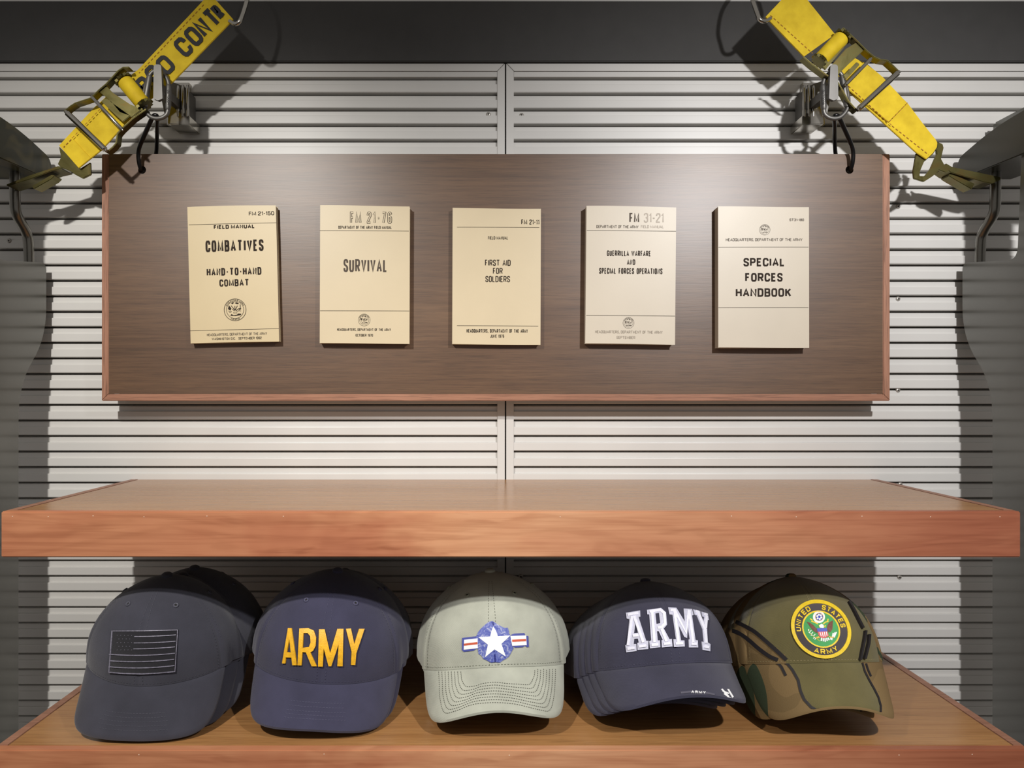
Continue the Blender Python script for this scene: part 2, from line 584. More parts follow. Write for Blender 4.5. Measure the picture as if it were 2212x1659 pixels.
def zinc():
    N = Nodes('yellow_zinc')
    f = N.noise(N.coord((1, 1, 1)), 30, 3, 0.6, 0.5)
    c = N.ramp(f, [(0.3, rgb(84, 78, 44)), (0.5, rgb(108, 102, 64)), (0.7, rgb(114, 94, 54))])
    return N.set(c, 0.33, 1.0)


M['zinc'] = zinc()


def webbing():
    N = Nodes('yellow_webbing')
    v = N.coord((1, 1, 1))
    f = N.noise(v, 40, 3)
    c = N.ramp(f, [(0.3, rgb(196, 166, 22)), (0.7, rgb(220, 190, 36))])
    N.bump(N.noise(v, 900, 2), 0.4, 0.0005)
    return N.set(c, 0.7, 0, 0.3)


M['web'] = webbing()
M['web_thread'] = plain('brown_thread', rgb(150, 100, 20), 0.8)
M['web_ink'] = plain('black_print', rgb(26, 25, 30), 0.7)

# ---------------------------------------------------------------- the setting
DW = 1.2                                       # wall plane
ZR = lambda py, D=DW: -(py - CY) / F * D + ZB  # height of a photo row at depth D
XR = lambda px, D=DW: (px - CX) / F * D

b = MB()
b.box(-2.6, 2.6, -3.2, 1.6, -0.05, 0)
tag(b.build('floor', M['floor']), 'dark floor below the shelves', kind='structure')

b = MB()
b.box(-1.3, 1.35, DW + 0.013, DW + 0.06, 0, ZR(136))
wall = b.build('wall_back', M['slat_back'])
tag(wall, 'pale grey slatted aluminium wall behind the shelves', kind='structure')

PITCH = 0.02524
XS = XR(1092)                                  # the seam between the two slatted panels
Z0 = ZR(168.4)
prof = [(-0.0002, 0.0118), (-0.0018, 0.0052), (-0.0026, 0.0042), (-0.0098, 0.0042), (-0.0102, 0.0002), (-0.0108, 0.0), (-0.0222, 0.0),
        (-0.0232, 0.0006), (-0.0236, 0.0022), (-0.0236, 0.0118)]


def slat_obj(x0, x1):
    m = MB()
    n = len(prof)
    vs = [(x0, y, z) for z, y in prof] + [(x1, y, z) for z, y in prof]
    fs = [(i, (i + 1) % n, n + (i + 1) % n, n + i) for i in range(n)]
    fs += [tuple(range(n)), tuple(reversed(range(n, 2 * n)))]
    m.add(vs, fs)
    return m.build('slat', M['slat'], wall)


stile = 0.0122
ends = ((-1.25, XS - 0.0011 - stile), (XS + 0.0011 + stile, 1.3))
for x0, x1 in ends:
    first = slat_obj(x0, x1)
    first.location = (0, DW, Z0)
    for k in range(1, 56):
        o = first.copy()
        COL.objects.link(o)
        o.location = (0, DW, Z0 - k * PITCH)
zt, zb = ZR(138), Z0 - 56 * PITCH
for s in (-1, 1):
    xa, xb = (XS + s * 0.0011, XS + s * (0.0011 + stile))
    m = MB()
    zi = zt - stile
    m.prism([(xa, zt), (xa, zb), (xb, zb), (xb, zi - 0.0003)], lambda u, v, w: (u, w, v), DW - 0.0012, DW + 0.012)
    m.build('frame_stile', M['slat'], wall, bevel=0.0004)
    m = MB()
    xe = ends[0][0] if s < 0 else ends[1][1]
    m.prism([(xa + s * 0.0012, zt), (xe, zt), (xe, zi), (xb + s * 0.0008, zi)], lambda u, v, w: (u, w, v), DW - 0.0012, DW + 0.012)
    m.build('frame_rail', M['slat'], wall, bevel=0.0004)
    m = MB()
    xi = xb + s * 0.0003
    m.box(min(xi, xe), max(xi, xe), DW, DW + 0.012, Z0 + 0.0017, zi - 0.0006)
    m.build('slat', M['slat'], wall)
m = MB()
m.box(XS - 0.0011, XS + 0.0011, DW + 0.006, DW + 0.012, zb, zt)
m.build('seam_gap', M['seam'], wall)


def make_screw():
    m = MB()
    seg = 14
    vs = [(0, -0.0016, 0)]
    for r, y in ((0.0024, -0.0014), (0.0036, -0.0006), (0.0039, 0.0)):
        vs += [(r * math.cos(2 * math.pi * i / seg), y, r * math.sin(2 * math.pi * i / seg)) for i in range(seg)]
    fs = [(0, 1 + i, 1 + (i + 1) % seg) for i in range(seg)]
    for k in range(2):
        fs += [(1 + k * seg + i, 1 + k * seg + (i + 1) % seg, 1 + (k + 1) * seg + (i + 1) % seg, 1 + (k + 1) * seg + i) for i in range(seg)]
    m.add(vs, fs, 0)
    for w, h in ((0.0017, 0.0005), (0.0005, 0.0017)):
        m.add([(-w, -0.00175, -h), (w, -0.00175, -h), (w, -0.00175, h), (-w, -0.00175, h)], [(0, 1, 2, 3)], 1)
    return m.build('screw', parent=wall, mats=[M['screw'], M['seam']], smooth=True)


sc0 = make_screw()
for i, (px, py) in enumerate([(1055, 245), (1127, 247), (1943, 445), (1943, 645), (1943, 843), (1948, 1047), (1946, 1248), (20, 520), (1125, 1245), (20, 720)]):
    o = sc0 if i == 0 else sc0.copy()
    if i:
        COL.objects.link(o)
    # each screw sits on the face of the slat it fixes
    o.location = (XR(px), DW + 0.0042 if ((Z0 - ZR(py)) % PITCH) < 0.0100 else DW, ZR(py))
    o.rotation_euler = (0, 0.5 * i, 0)

b = MB()
b.box(-1.3, 1.35, DW - 0.006, DW + 0.06, ZR(136.5), ZR(6))
tag(b.build('trim_1', M['header'], bevel=0.0015), 'black painted header band across the top of the wall', kind='structure')
b = MB()
b.box(-1.3, 1.35, DW - 0.002, DW + 0.06, ZR(5.2), ZR(5.2) + 0.14)
tag(b.build('trim_2', M['slat']), 'pale strip above the black header band', kind='structure')


# ---------------------------------------------------------------- side panels
def side_panel(s, Xin, label, head_mat):
    th = 0.055
    root = thing('side_panel', label, 'side panel', (Xin, 1.0, 0))
    fn = lambda u, v, w: (w * s, u - 1.0, v + ZB)
    body = rounded([(0.965, -1.30, 0), (1.112, -1.30, 0), (1.112, 0.010, 0.05), (1.182, 0.085, 0.05), (1.182, 0.205, 0.014), (1.06, 0.188, 0.02), (1.052, 0.333, 0), (0.965, 0.333, 0)], 8)
    m = MB()
    m.prism(body, fn, 0, th)
    m.build('panel_body', M['olive'], root, smooth=True, bevel=0.004)
    head = rounded([(0.965, 0.3335, 0), (1.05, 0.3335, 0), (1.187, 0.337, 0.012), (1.187, 0.372, 0.03), (1.10, 0.392, 0.05), (0.965, 0.398, 0)], 8)
    m = MB()
    m.prism(head, fn, -0.006, th + 0.02)
    m.build('panel_head', head_mat, root, smooth=True, bevel=0.012)
    m = MB()
    m.box(min(0.045 * s, 0.085 * s), max(0.045 * s, 0.085 * s), -0.03, 0.18, ZB + 0.393, ZB + (0.427 if s > 0 else 0.412))
    m.build('upper_rail', M['olive'], root, bevel=0.004)
    # bent bar bridging the open slot
    pts = [(1.135, 0.345), (1.135, 0.292), (1.139, 0.272), (1.160, 0.252), (1.168, 0.236), (1.170, 0.195)]
    m = MB()
    m.tube(smooth_path([Vector((0.02 * s, p[0] - 1.0, p[1] + ZB)) for p in pts], 5), 0.0075, 12)
    m.build('grab_bar', M['steel'], root, smooth=True)
    return root


side_panel(-1, XR(100, 1.182), 'olive gloss metal side panel with an open slot, left of the shelves', M['olive_head'])
side_panel(1, XR(2079, 1.182), 'olive gloss metal side panel with an open slot, right of the shelves', M['olive_dark'])

# ---------------------------------------------------------------- shelves


def shelf(name, label, x0, x1, yf, ztop, zbot, nails):
    root = thing(name, label, 'shelf', ((x0 + x1) / 2, yf, ztop))
    ox, oy, oz = root.location
    e = 0.012
    yb = DW - 0.0004

    def bx(nm, X0, X1, Y0, Y1, Za, Zb, m, bv=0.0006):
        q = MB()
        q.box(X0 - ox, X1 - ox, Y0 - oy, Y1 - oy, Za - oz, Zb - oz)
        return q.build(nm, m, root, bevel=bv)

    bx('top_panel', x0 + e + 0.0003, x1 - e - 0.0003, yf + e + 0.0003, yb, zbot, ztop - 0.0004, M['shelf_top'])
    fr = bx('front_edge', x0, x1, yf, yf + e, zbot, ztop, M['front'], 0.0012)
    bx('side_edge', x0, x0 + e, yf + e + 0.0002, yb, zbot, ztop, M['edge'])
    bx('side_edge', x1 - e, x1, yf + e + 0.0002, yb, zbot, ztop, M['edge'])
    for i, x in enumerate(nails):
        q = MB()
        z = ztop - 0.0055 - oz + random.uniform(-0.001, 0.001)
        vs = [(x - ox, -0.0005, z)] + [(x - ox + 0.0009 * math.cos(k * math.pi / 4), 0.0002, z + 0.0009 * math.sin(k * math.pi / 4)) for k in range(8)]
        q.add(vs, [(0, 1 + k, 1 + (k + 1) % 8) for k in range(8)])
        o = q.build('nail_head', M['nail'], root)
    return root


DS1 = 0.878
ZS1 = ZR(1105, DS1)
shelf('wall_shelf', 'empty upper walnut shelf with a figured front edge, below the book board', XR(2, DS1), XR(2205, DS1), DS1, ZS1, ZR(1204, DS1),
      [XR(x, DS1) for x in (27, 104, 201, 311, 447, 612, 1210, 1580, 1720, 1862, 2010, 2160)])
DS2 = 0.861
ZS2 = ZR(1620, DS2)
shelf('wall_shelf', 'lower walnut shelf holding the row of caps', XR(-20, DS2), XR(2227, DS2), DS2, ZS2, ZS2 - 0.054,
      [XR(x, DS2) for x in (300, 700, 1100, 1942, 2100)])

# ---------------------------------------------------------------- hanging board
DB = 1.15
root = thing('display_board', 'brown walnut board hung on carabiners, carrying the five manuals', 'board', (XR(1071, DB), DB, ZR(600, DB)))
ox, oy, oz = root.location
x0, x1, z0, z1 = XR(220, DB) - ox, XR(1922, DB) - ox, ZR(866, DB) - oz, ZR(333, DB) - oz
ed, TH = 0.0108, 0.02
HOLES = [(XR(307, DB) - ox, ZR(367, DB) - oz), (XR(1835, DB) - ox, ZR(367, DB) - oz)]
m = MB()
loops = [[(x0 + ed + 0.0002, z0 + ed + 0.0002), (x1 - ed - 0.0002, z0 + ed + 0.0002), (x1 - ed - 0.0002, z1), (x0 + ed + 0.0002, z1)]]
for hx, hz in HOLES:
    loops.append([(hx + 0.0062 * math.cos(-2 * math.pi * i / 20), hz + 0.0062 * math.sin(-2 * math.pi * i / 20)) for i in range(20)])
m.prism(loops, lambda u, v, w: (u, w, v), 0, TH)
m.build('panel', M['board'], root)
fnb = lambda u, v, w: (u, w, v)
for nm, poly in (('edge_strip', [(x0, z0), (x0 + ed, z0 + ed), (x0 + ed, z1), (x0, z1 - 0.0)]),
                 ('edge_strip', [(x1, z0), (x1, z1), (x1 - ed, z1), (x1 - ed, z0 + ed)]),
                 ('edge_strip', [(x0, z0), (x1, z0), (x1 - ed, z0 + ed), (x0 + ed, z0 + ed)])):
    m = MB()
    m.prism(poly, fnb, -0.0006, TH)
    o = m.build(nm, M['edge'] if len(set(round(p[1], 4) for p in poly)) == 2 else M['edge_upright'], root, bevel=0.0009)

# ---------------------------------------------------------------- manuals on the board
CS = 4.096


def seal2d(r, letters, variant=0):
    """round service seal, y up, centred on 0"""
    k = r / 440.0
    P = lambda pts: [((x - 890) * k, -(y - 910) * k) for x, y in pts]
    sh = [ring2d(0, 0, r * 0.955, r, 56), ring2d(0, 0, r * 0.75, r * 0.785, 48)]
    sh.append(poly2d(P([(650, 720), (745, 850), (700, 940), (610, 870)])))
    sh.append(poly2d(P([(610, 920), (680, 985), (760, 960), (740, 1000), (660, 1005)])))
    sh.append(poly2d(P([(740, 650), (800, 610), (860, 620), (830, 650), (780, 690)])))
    sh.append(poly2d(P([(880, 640), (960, 615), (1040, 650), (1020, 690), (950, 680)])))
    st = [[(735, 740), (885, 930)], [(885, 760), (885, 930)], [(985, 750), (890, 930)], [(1095, 700), (1095, 860)], [(780, 880), (860, 945)], [(1010, 880), (920, 950)]]
    sh.append(stroke2d([P(s) for s in st], 26 * k))
    sh.append(poly2d(P([(1010, 860), (1130, 850), (1110, 905), (1040, 910)])))
    sh.append(poly2d(P([(700, 1140), (740, 1070), (830, 1120), (960, 1100), (1010, 1060), (1120, 1070), (1120, 1120), (900, 1150)])))
    sh.append(stroke2d([P([(830, 1000), (960, 1000), (960, 1045), (830, 1045), (830, 1000)])], 10 * k))
    sh.append(stroke2d([P([(960, 970), (1050, 945), (1120, 965)])], 18 * k))
    if letters:
        sh.append(arc_text('UNITED STATES OF AMERICA', 0, 0, r * 0.865, r * 0.12, -66, 66))
        sh.append(arc_text('WAR OFFICE', 0, 0, r * 0.865, r * 0.12, 208, 152, flip=True))
    else:
        sh.append(arc_text('UNITED STATES OF AMERICA', 0, 0, r * 0.865, r * 0.12, -66, 66))
    return merge2d(*sh)


def manual(label, origin, corners, roll, cover, th, items, warp):
    D = DB - th
    cxp = sum(c[0] for c in corners) / 4
    cyp = sum(c[1] for c in corners) / 4
    w = ((corners[1][0] - corners[0][0]) + (corners[2][0] - corners[3][0])) / 2
    h = ((corners[3][1] - corners[0][1]) + (corners[2][1] - corners[1][1])) / 2
    s = D / (F * CS)
    W, H = w * s, h * s
    pos = at(origin[0] + cxp / CS, origin[1] + cyp / CS, D)
    root = thing('field_manual', label, 'book', (pos.x, DB - 0.0002, pos.z), 'army manuals on the walnut board')
    root.rotation_euler = (0, math.radians(roll), 0)
    yf = -th + 0.0002
    # cover: gently bowed front sheet, spine on the left, back sheet
    nx = 14
    m = MB()
    bow = lambda u: yf + warp * (u ** 6) * 0.0 + 0.0007 * abs(u - 0.5) ** 3 * 8
    vs, fs = [], []
    t = 0.0006
    for i in range(nx + 1):
        u = i / nx
        x = (u - 0.5) * W
        zz = 0.0008 * math.sin(u * 3.3 + warp)
        y = bow(u)
        vs += [(x, y, -H / 2 + zz * 0.6), (x, y, H / 2 + zz), (x, y + t, -H / 2 + zz * 0.6), (x, y + t, H / 2 + zz)]
    for i in range(nx):
        a, c = 4 * i, 4 * i + 4
        fs += [(a, c, c + 1, a + 1), (a + 2, a + 3, c + 3, c + 2), (a, a + 2, c + 2, c), (a + 1, c + 1, c + 3, a + 3)]
    fs += [(0, 1, 3, 2), (4 * nx, 4 * nx + 2, 4 * nx + 3, 4 * nx + 1)]
    m.add(vs, fs)
    m.box(-W / 2, -W / 2 + 0.0008, yf + 0.0012, -0.0006, -H / 2, H / 2)
    m.box(-W / 2, W / 2 - 0.0005, -0.0008, 0, -H / 2, H / 2)
    m.build('cover', cover, root, smooth=True)
    m = MB()
    m.box(-W / 2 + 0.0009, W / 2 - 0.0012, yf + 0.0016, -0.0009, -H / 2 + 0.0008, H / 2 - 0.001)
    m.build('page_block', M['pages'], root)
    cr, sr = math.cos(math.radians(roll)), math.sin(math.radians(roll))

    def loc(px, py):
        dx, dy = (px - cxp) * s, -(py - cyp) * s
        return (cr * dx - sr * dy, sr * dx + cr * dy)

    for it in items:
        kind, mk = it[0], it[1]
        mb = MB()
        off = 0.00025
        shapes = []
        if kind == 'printed_lettering':
            _, _, txt, xa, xb, ya, yb, sw, outl = it
            c = loc((xa + xb) / 2, (ya + yb) / 2)
            ww, hh = (xb - xa) * s, (yb - ya) * s
            if outl:
                g = gothic(txt, ww, hh, sw * hh)
                shapes.append((merge2d(*[stroke2d(q, sw * hh) for q in g]), c, off, M[mk]))
                shapes.append((merge2d(*[stroke2d(q, sw * hh - outl * hh) for q in g]), c, off + 0.00022, cover))
            else:
                shapes.append((gothic2d(txt, ww, hh, sw * hh), c, off, M[mk]))
        elif kind == 'rule_line':
            _, _, xa, xb, y = it
            c = loc((xa + xb) / 2, y)
            ww = (xb - xa) * s
            shapes.append((stroke2d([[(-ww / 2 + k * ww / 12, 0) for k in range(13)]], 0.00062), c, off, M[mk]))
        else:
            _, _, px, py, r, let = it
            shapes.append((seal2d(r * s, let), loc(px, py), off, M[mk]))
        for i, ((vs, fs), c, of, mt) in enumerate(shapes):
            mb = MB()
            lift = lifts(fs, len(vs))
            mb.add([(c[0] + x, bow(min(max((c[0] + x) / W + 0.5, 0), 1)) - of - lf, c[1] + z) for (x, z), lf in zip(vs, lift)], fs)
            mb.build(kind if i == 0 else 'lettering_fill', mt, root)
    return root


T = lambda s, xa, xb, ya, yb, bold=0.15, ink='ink', outl=0.0: ('printed_lettering', ink, s, xa, xb, ya, yb, bold, outl)
R = lambda xa, xb, y, ink='ink': ('rule_line', ink, xa, xb, y)
S = lambda x, y, r, let=False, ink='ink': ('printed_seal', ink, x, y, r, let)
HQ = 'HEADQUARTERS, DEPARTMENT OF THE ARMY'
DA = 'DEPARTMENT OF THE ARMY FIELD MANUAL'
manual('tan COMBATIVES manual, leftmost book on the walnut board, with a large round seal', (380, 420), [(103, 115), (880, 90), (915, 1300), (125, 1320)], -1.4, M['cover_a'], 0.013, [
    T('FM 21-150', 645, 868, 150, 185, 0.17), R(112, 888, 259), T('FIELD MANUAL', 335, 697, 267, 303, 0.24), T('COMBATIVES', 262, 775, 403, 505, 0.17),
    T('HAND-TO-HAND', 272, 756, 648, 716, 0.19), T('COMBAT', 385, 648, 750, 813, 0.19), S(524, 1021, 99, True), R(122, 910, 1197),
    T(HQ, 274, 807, 1225, 1248, 0.14, 'ink_soft'), T('WASHINGTON D.C.   SEPTEMBER 1992', 318, 759, 1263, 1285, 0.15)], 0.4)
manual('tan SURVIVAL manual with outlined number, second book from the left on the board', (380, 420), [(1270, 100), (2062, 100), (2070, 1322), (1277, 1315)], 0.2, M['cover_b'], 0.014, [
    T('FM 21-76', 1540, 1912, 153, 258, 0.17, 'ink', 0.085), T(DA, 1438, 1910, 278, 305), R(1271, 2061, 322), T('SURVIVAL', 1483, 1870, 573, 687, 0.14, 'ink_soft'),
    R(1275, 2067, 1030), S(1666, 1111, 54), T(HQ, 1426, 1902, 1184, 1208), T('OCTOBER 1970', 1590, 1743, 1234, 1258)], 1.4)
manual('tan FIRST AID FOR SOLDIERS manual in the middle of the board', (940, 420), [(152, 122), (938, 122), (930, 1327), (153, 1327)], 0.2, M['cover_b'], 0.012, [
    T('FM 21\u201311', 762, 922, 222, 266), R(193, 922, 291), T('FIELD MANUAL', 467, 645, 371, 399), T('FIRST AID', 441, 668, 578, 632, 0.14), T('FOR', 511, 597, 650, 703, 0.14),
    T('SOLDIERS', 445, 662, 722, 776, 0.14), R(193, 912, 1163), T(HQ, 278, 820, 1192, 1224), T('JUNE 1976', 488, 611, 1240, 1268)], 2.3)
manual('pale GUERRILLA WARFARE manual with worn print, second book from the right on the board', (940, 420), [(1338, 108), (2135, 105), (2122, 1323), (1330, 1325)], 0.5, M['cover_c'], 0.016, [
    T('FM', 1718, 1806, 163, 250, 0.15, 'ink_soft'), T('31\u201321', 1846, 2023, 165, 250, 0.13, 'ink_faint'), T('DEPARTMENT OF THE ARMY', 1427, 1800, 273, 298, 0.15, 'ink_soft'), T('FIELD MANUAL', 1820, 2023, 273, 298, 0.15, 'ink_faint'),
    R(1342, 2132, 322), T('GUERRILLA WARFARE', 1520, 1908, 497, 546), T('AND', 1697, 1770, 575, 624), T('SPECIAL FORCES OPERATIONS', 1451, 2011, 652, 704), R(1337, 2124, 1073),
    S(1711, 1137, 50, False, 'ink_soft'), T(HQ, 1416, 2013, 1205, 1230, 0.15, 'ink_faint'), T('SEPTEMBER', 1605, 1770, 1254, 1278, 0.15, 'ink_faint')], 0.9)
manual('pale SPECIAL FORCES HANDBOOK, rightmost book on the walnut board', (1440, 420), [(458, 108), (1258, 108), (1266, 1357), (457, 1355)], -0.1, M['cover_c'], 0.018, [
    T('ST31-180', 1087, 1216, 213, 236, 0.18, 'ink_soft'), S(868, 313, 48, False, 'ink_soft'), T(HQ, 525, 1203, 388, 413, 0.15, 'ink_soft'), R(460, 1257, 466), T('SPECIAL', 680, 1045, 562, 637, 0.2),
    T('FORCES', 695, 1026, 695, 772, 0.2), T('HANDBOOK', 612, 1102, 830, 906, 0.2), R(459, 1256, 1001)], 1.8)


# ---------------------------------------------------------------- cargo straps, hooks and carabiners
def sheet(mb, poly, D, th, rel):
    loops = poly if isinstance(poly[0][0], (tuple, list)) else [poly]
    mb.prism(loops, lambda u, v, w: at(u, v, D) + Vector((0, w, 0)) - rel, 0, th)


def ribbon(mb, line, wpx, D0, D1, rel):
    """a metal plate standing edge-on to the wall"""
    pts = [Vector((p[0], p[1])) for p in line]
    left, right = [], []
    for i, p in enumerate(pts):
        d = (pts[min(i + 1, len(pts) - 1)] - pts[max(i - 1, 0)]).normalized()
        n = Vector((-d.y, d.x)) * wpx / 2
        left.append(tuple(p + n))
        right.append(tuple(p - n))
    poly = left + right[::-1]
    mb.prism([poly], lambda u, v, w: at(u, v, D0) + Vector((0, w, 0)) - rel, 0, D1 - D0)


def dashes(mb, line, D, wpx, dash, gap, rel):
    for a, b_ in zip(line[:-1], line[1:]):
        a, b_ = Vector(a), Vector(b_)
        L = (b_ - a).length
        d = (b_ - a) / L
        t = 0
        while t < L:
            e = min(t + dash, L)
            vs, fs = stroke2d([[tuple(a + d * t), tuple(a + d * e)]], wpx)
            mb.add([at(x, y, D) - rel for x, y in vs], fs)
            t += dash + gap


def gear(mb, p, axis, r, w, teeth=12):
    axis = axis.normalized()
    x = axis.cross(Vector((0, 1, 0))).normalized()
    y = axis.cross(x)
    poly = []
    for i in range(teeth * 2):
        a = math.pi * i / teeth
        rr = r if i % 2 else r * 0.78
        poly.append((rr * math.cos(a), rr * math.sin(a)))
    mb.prism([poly], lambda u, v, ww: p + x * u + y * v + axis * ww, -w / 2, w / 2)


def cargo_strap(label, d):
    base = at(*d['base'], 1.10)
    root = thing('cargo_strap', label, 'strap', base)
    rel = base
    for poly, D in d['web']:
        m = MB()
        sheet(m, poly, D, 0.0028, rel)
        m.build('webbing', M['web'], root, bevel=0.0006)
    for ln, D in d['stitch']:
        m = MB()
        dashes(m, ln, D, 1.6, 6, 4, rel)
        tag(m.build('stitching', M['web_thread'], root), kind='stuff')
    if d.get('letters'):
        for ch, px, py, w, h in d['letters']:
            m = MB()
            vs, fs = gothic2d(ch, w, h, 8.6)
            ax, ay = d['dir']
            out = []
            for x, y in vs:
                lx, ly = x, y
                out.append(at(px + lx * ax + ly * ay, py + lx * ay - ly * ax, d['letD']) - rel)
            m.add([p - Vector((0, lf, 0)) for p, lf in zip(out, lifts(fs, len(out)))], fs)
            m.build('printed_letter', M['web_ink'], root)
    m = MB()
    m.tube(smooth_path([at(x, y, D) - rel for x, y, D in d['ring']], 6), 0.0031, 10)
    m.build('wire_ring', M['chrome'], root, smooth=True)
    # ratchet
    h0 = at(*d['spool'][0], 1.088) - rel
    h1 = at(*d['spool'][1], 1.088) - rel
    ax = (h1 - h0)
    rt = bpy.data.objects.new('ratchet_buckle', None)
    COL.objects.link(rt)
    rt.parent = root
    m = MB()
    m.tube([h0 + ax * t for t in (0.04, 0.08, 0.5, 0.92, 0.96)], 0.0115, 20, radii=[0.0105, 0.0115, 0.0115, 0.0115, 0.0105])
    m.build('webbing_roll', M['web'], rt, smooth=True)
    for p in (h0 - ax * 0.03, h1 + ax * 0.03):
        m = MB()
        gear(m, p, ax, 0.0135, 0.004)
        m.build('ratchet_wheel', M['zinc'], rt)
    for ln in d['plates']:
        m = MB()
        ribbon(m, ln, 3.2, 1.080, 1.094, rel)
        m.build('side_plate', M['zinc'], rt, bevel=0.0006)
    for nm, (p, q), r, D in (('handle_bar', d['bar'], 0.0042, 1.075), ('spacer_bar', d['thin'], 0.0026, 1.076)):
        a, c = at(*p, D) - rel, at(*q, D) - rel
        m = MB()
        m.tube([a + (c - a) * t for t in (-0.03, 0, 0.02, 0.5, 0.98, 1, 1.03)], r, 14, radii=[r * 0.6, r * 0.6, r, r, r, r * 0.6, r * 0.6])
        m.build(nm, M['chrome'], rt, smooth=True)
    for poly in d['pawl']:
        m = MB()
        sheet(m, poly, 1.083, 0.003, rel)
        m.build('pawl_plate', M['zinc'], rt, bevel=0.0008)
    # end hook
    hk = bpy.data.objects.new('flat_hook', None)
    COL.objects.link(hk)
    hk.parent = root
    for nm, poly, D, th in d['hook']:
        m = MB()
        sheet(m, poly, D, th, rel)
        m.build(nm, M['zinc'], hk, bevel=0.0008)
    return root


R2 = lambda pts: [(1600 + x / 3.606, y / 3.606) for x, y in pts]
L1 = lambda pts: [(x / 3.953, y / 3.953) for x, y in pts]

cargo_strap('yellow cargo strap with lettering and ratchet, at the top left of the wall', dict(
    base=(290, 200),
    web=[([(428, 12), (452, -14), (470, 4), (486, 22), (504, 42), (374, 176), (312, 224), (266, 174), (298, 150)], 1.100),
         ([(240, 198), (300, 242), (268, 271), (219, 324), (170, 363), (127, 314), (202, 233)], 1.102),
         ([(150, 292), (196, 342), (170, 363), (127, 314)], 1.0995)],
    stitch=[([(440, 10), (300, 158)], 1.0995), ([(216, 236), (137, 318)], 1.0985)],
    letters=[('R', 311, 184, 26, 40), ('G', 332, 160, 28, 42), ('O', 357, 140, 30, 42), ('C', 396, 101, 28, 44), ('O', 418, 78, 28, 44), ('N', 437, 58, 24, 44), ('T', 458, 38, 24, 44), ('R', 471, 26, 15, 36)],
    dir=(0.71, -0.70), letD=1.0988,
    ring=[(496, 46, 1.101), (508, 52, 1.097), (518, 46, 1.095), (527, 24, 1.096), (536, -10, 1.10), (540, -40, 1.12), (520, -60, 1.15), (470, -50, 1.12), (446, -20, 1.104), (452, -10, 1.104)],
    spool=((268, 174), (311, 226)),
    plates=[L1([(545, 950), (600, 905), (640, 880), (775, 835), (840, 770), (905, 715), (1010, 600), (1050, 575), (1100, 572)]),
            L1([(905, 1300), (960, 1255), (990, 1220), (1000, 1140), (1035, 1100), (1130, 1010), (1245, 930)])],
    bar=((144, 243), (228, 324)), thin=((199, 210), (264, 280)),
    pawl=[L1([(830, 770), (900, 725), (960, 790), (1110, 890), (1215, 930), (1130, 1000), (1020, 960), (930, 850)]),
          L1([(860, 860), (905, 835), (1115, 985), (1050, 1040), (940, 940)]),
          L1([(1025, 755), (1050, 750), (1220, 930), (1205, 950)])],
    hook=[('hook_plate', L1([(500, 1250), (560, 1310), (600, 1350), (680, 1440), (770, 1385), (775, 1490), (705, 1525), (640, 1490), (600, 1460), (520, 1430), (490, 1400), (520, 1340)]), 1.106, 0.004),
          ('hook_shank', L1([(500, 1415), (530, 1440), (440, 1460), (260, 1530), (60, 1590), (50, 1575), (240, 1500)]), 1.105, 0.030),
          ('hook_jaw', L1([(270, 1590), (440, 1490), (470, 1500), (440, 1530), (290, 1615)]), 1.110, 0.02)]))

cargo_strap('plain yellow cargo strap with ratchet, at the top right of the wall', dict(
    base=(1800, 110),
    web=[([(1654, 36), (1686, 2), (1719, -32), (1804, 74), (1737, 122)], 1.100),
         (R2([(720, 520), (830, 420), (990, 500), (1110, 600), (1240, 740), (1300, 800), (1420, 960), (1520, 1085), (1534, 1110), (1530, 1145), (1500, 1190), (1445, 1240), (1370, 1190), (840, 710)]), 1.102),
         (R2([(830, 620), (960, 480), (1110, 600), (1240, 740), (1300, 800), (1150, 950), (840, 700)]), 1.0995)],
    stitch=[(R2([(232, 118), (560, 415)]), 1.0995), (R2([(840, 670), (1180, 980)]), 1.0988), (R2([(1180, 980), (1465, 1205)]), 1.1013), (R2([(1300, 800), (1160, 945)]), 1.0988)],
    ring=[(1664, 40, 1.101), (1654, 46, 1.097), (1642, 43, 1.095), (1634, 26, 1.096), (1625, -4, 1.10), (1622, -40, 1.12), (1640, -60, 1.15), (1690, -60, 1.12), (1716, -34, 1.104), (1706, -24, 1.104)],
    spool=((1772, 131), (1820, 80)),
    plates=[R2([(800, 215), (900, 310), (985, 395), (1040, 440), (1090, 462), (1145, 470), (1190, 510), (1240, 560)]),
            R2([(490, 440), (560, 500), (660, 575), (760, 640), (845, 790), (910, 862)])],
    bar=((1940, 157), (1854, 236)), thin=((1881, 127), (1826, 184)),
    pawl=[R2([(680, 540), (820, 380), (900, 330), (960, 390), (860, 480), (740, 600)]),
          R2([(800, 590), (905, 480), (930, 500), (820, 625)]),
          R2([(640, 520), (790, 350), (810, 365), (660, 545)])],
    hook=[('hook_plate', [R2([(1370, 1190), (1445, 1240), (1500, 1190), (1530, 1145), (1534, 1105), (1575, 1120), (1583, 1150), (1562, 1235), (1590, 1285), (1645, 1310), (1600, 1345), (1545, 1325), (1500, 1370), (1430, 1415), (1350, 1390), (1345, 1330)]),
                          R2([(1430, 1260), (1400, 1330), (1395, 1370), (1435, 1372), (1480, 1310), (1528, 1200), (1525, 1160), (1500, 1200)])], 1.106, 0.004),
          ('hook_shank', R2([(1600, 1270), (1650, 1300), (2030, 1380), (2025, 1400), (1960, 1430), (1900, 1420), (1640, 1345), (1590, 1310)]), 1.108, 0.03),
          ('hook_jaw', R2([(1630, 1345), (1825, 1430), (1800, 1475), (1660, 1395), (1620, 1370)]), 1.112, 0.02)]))


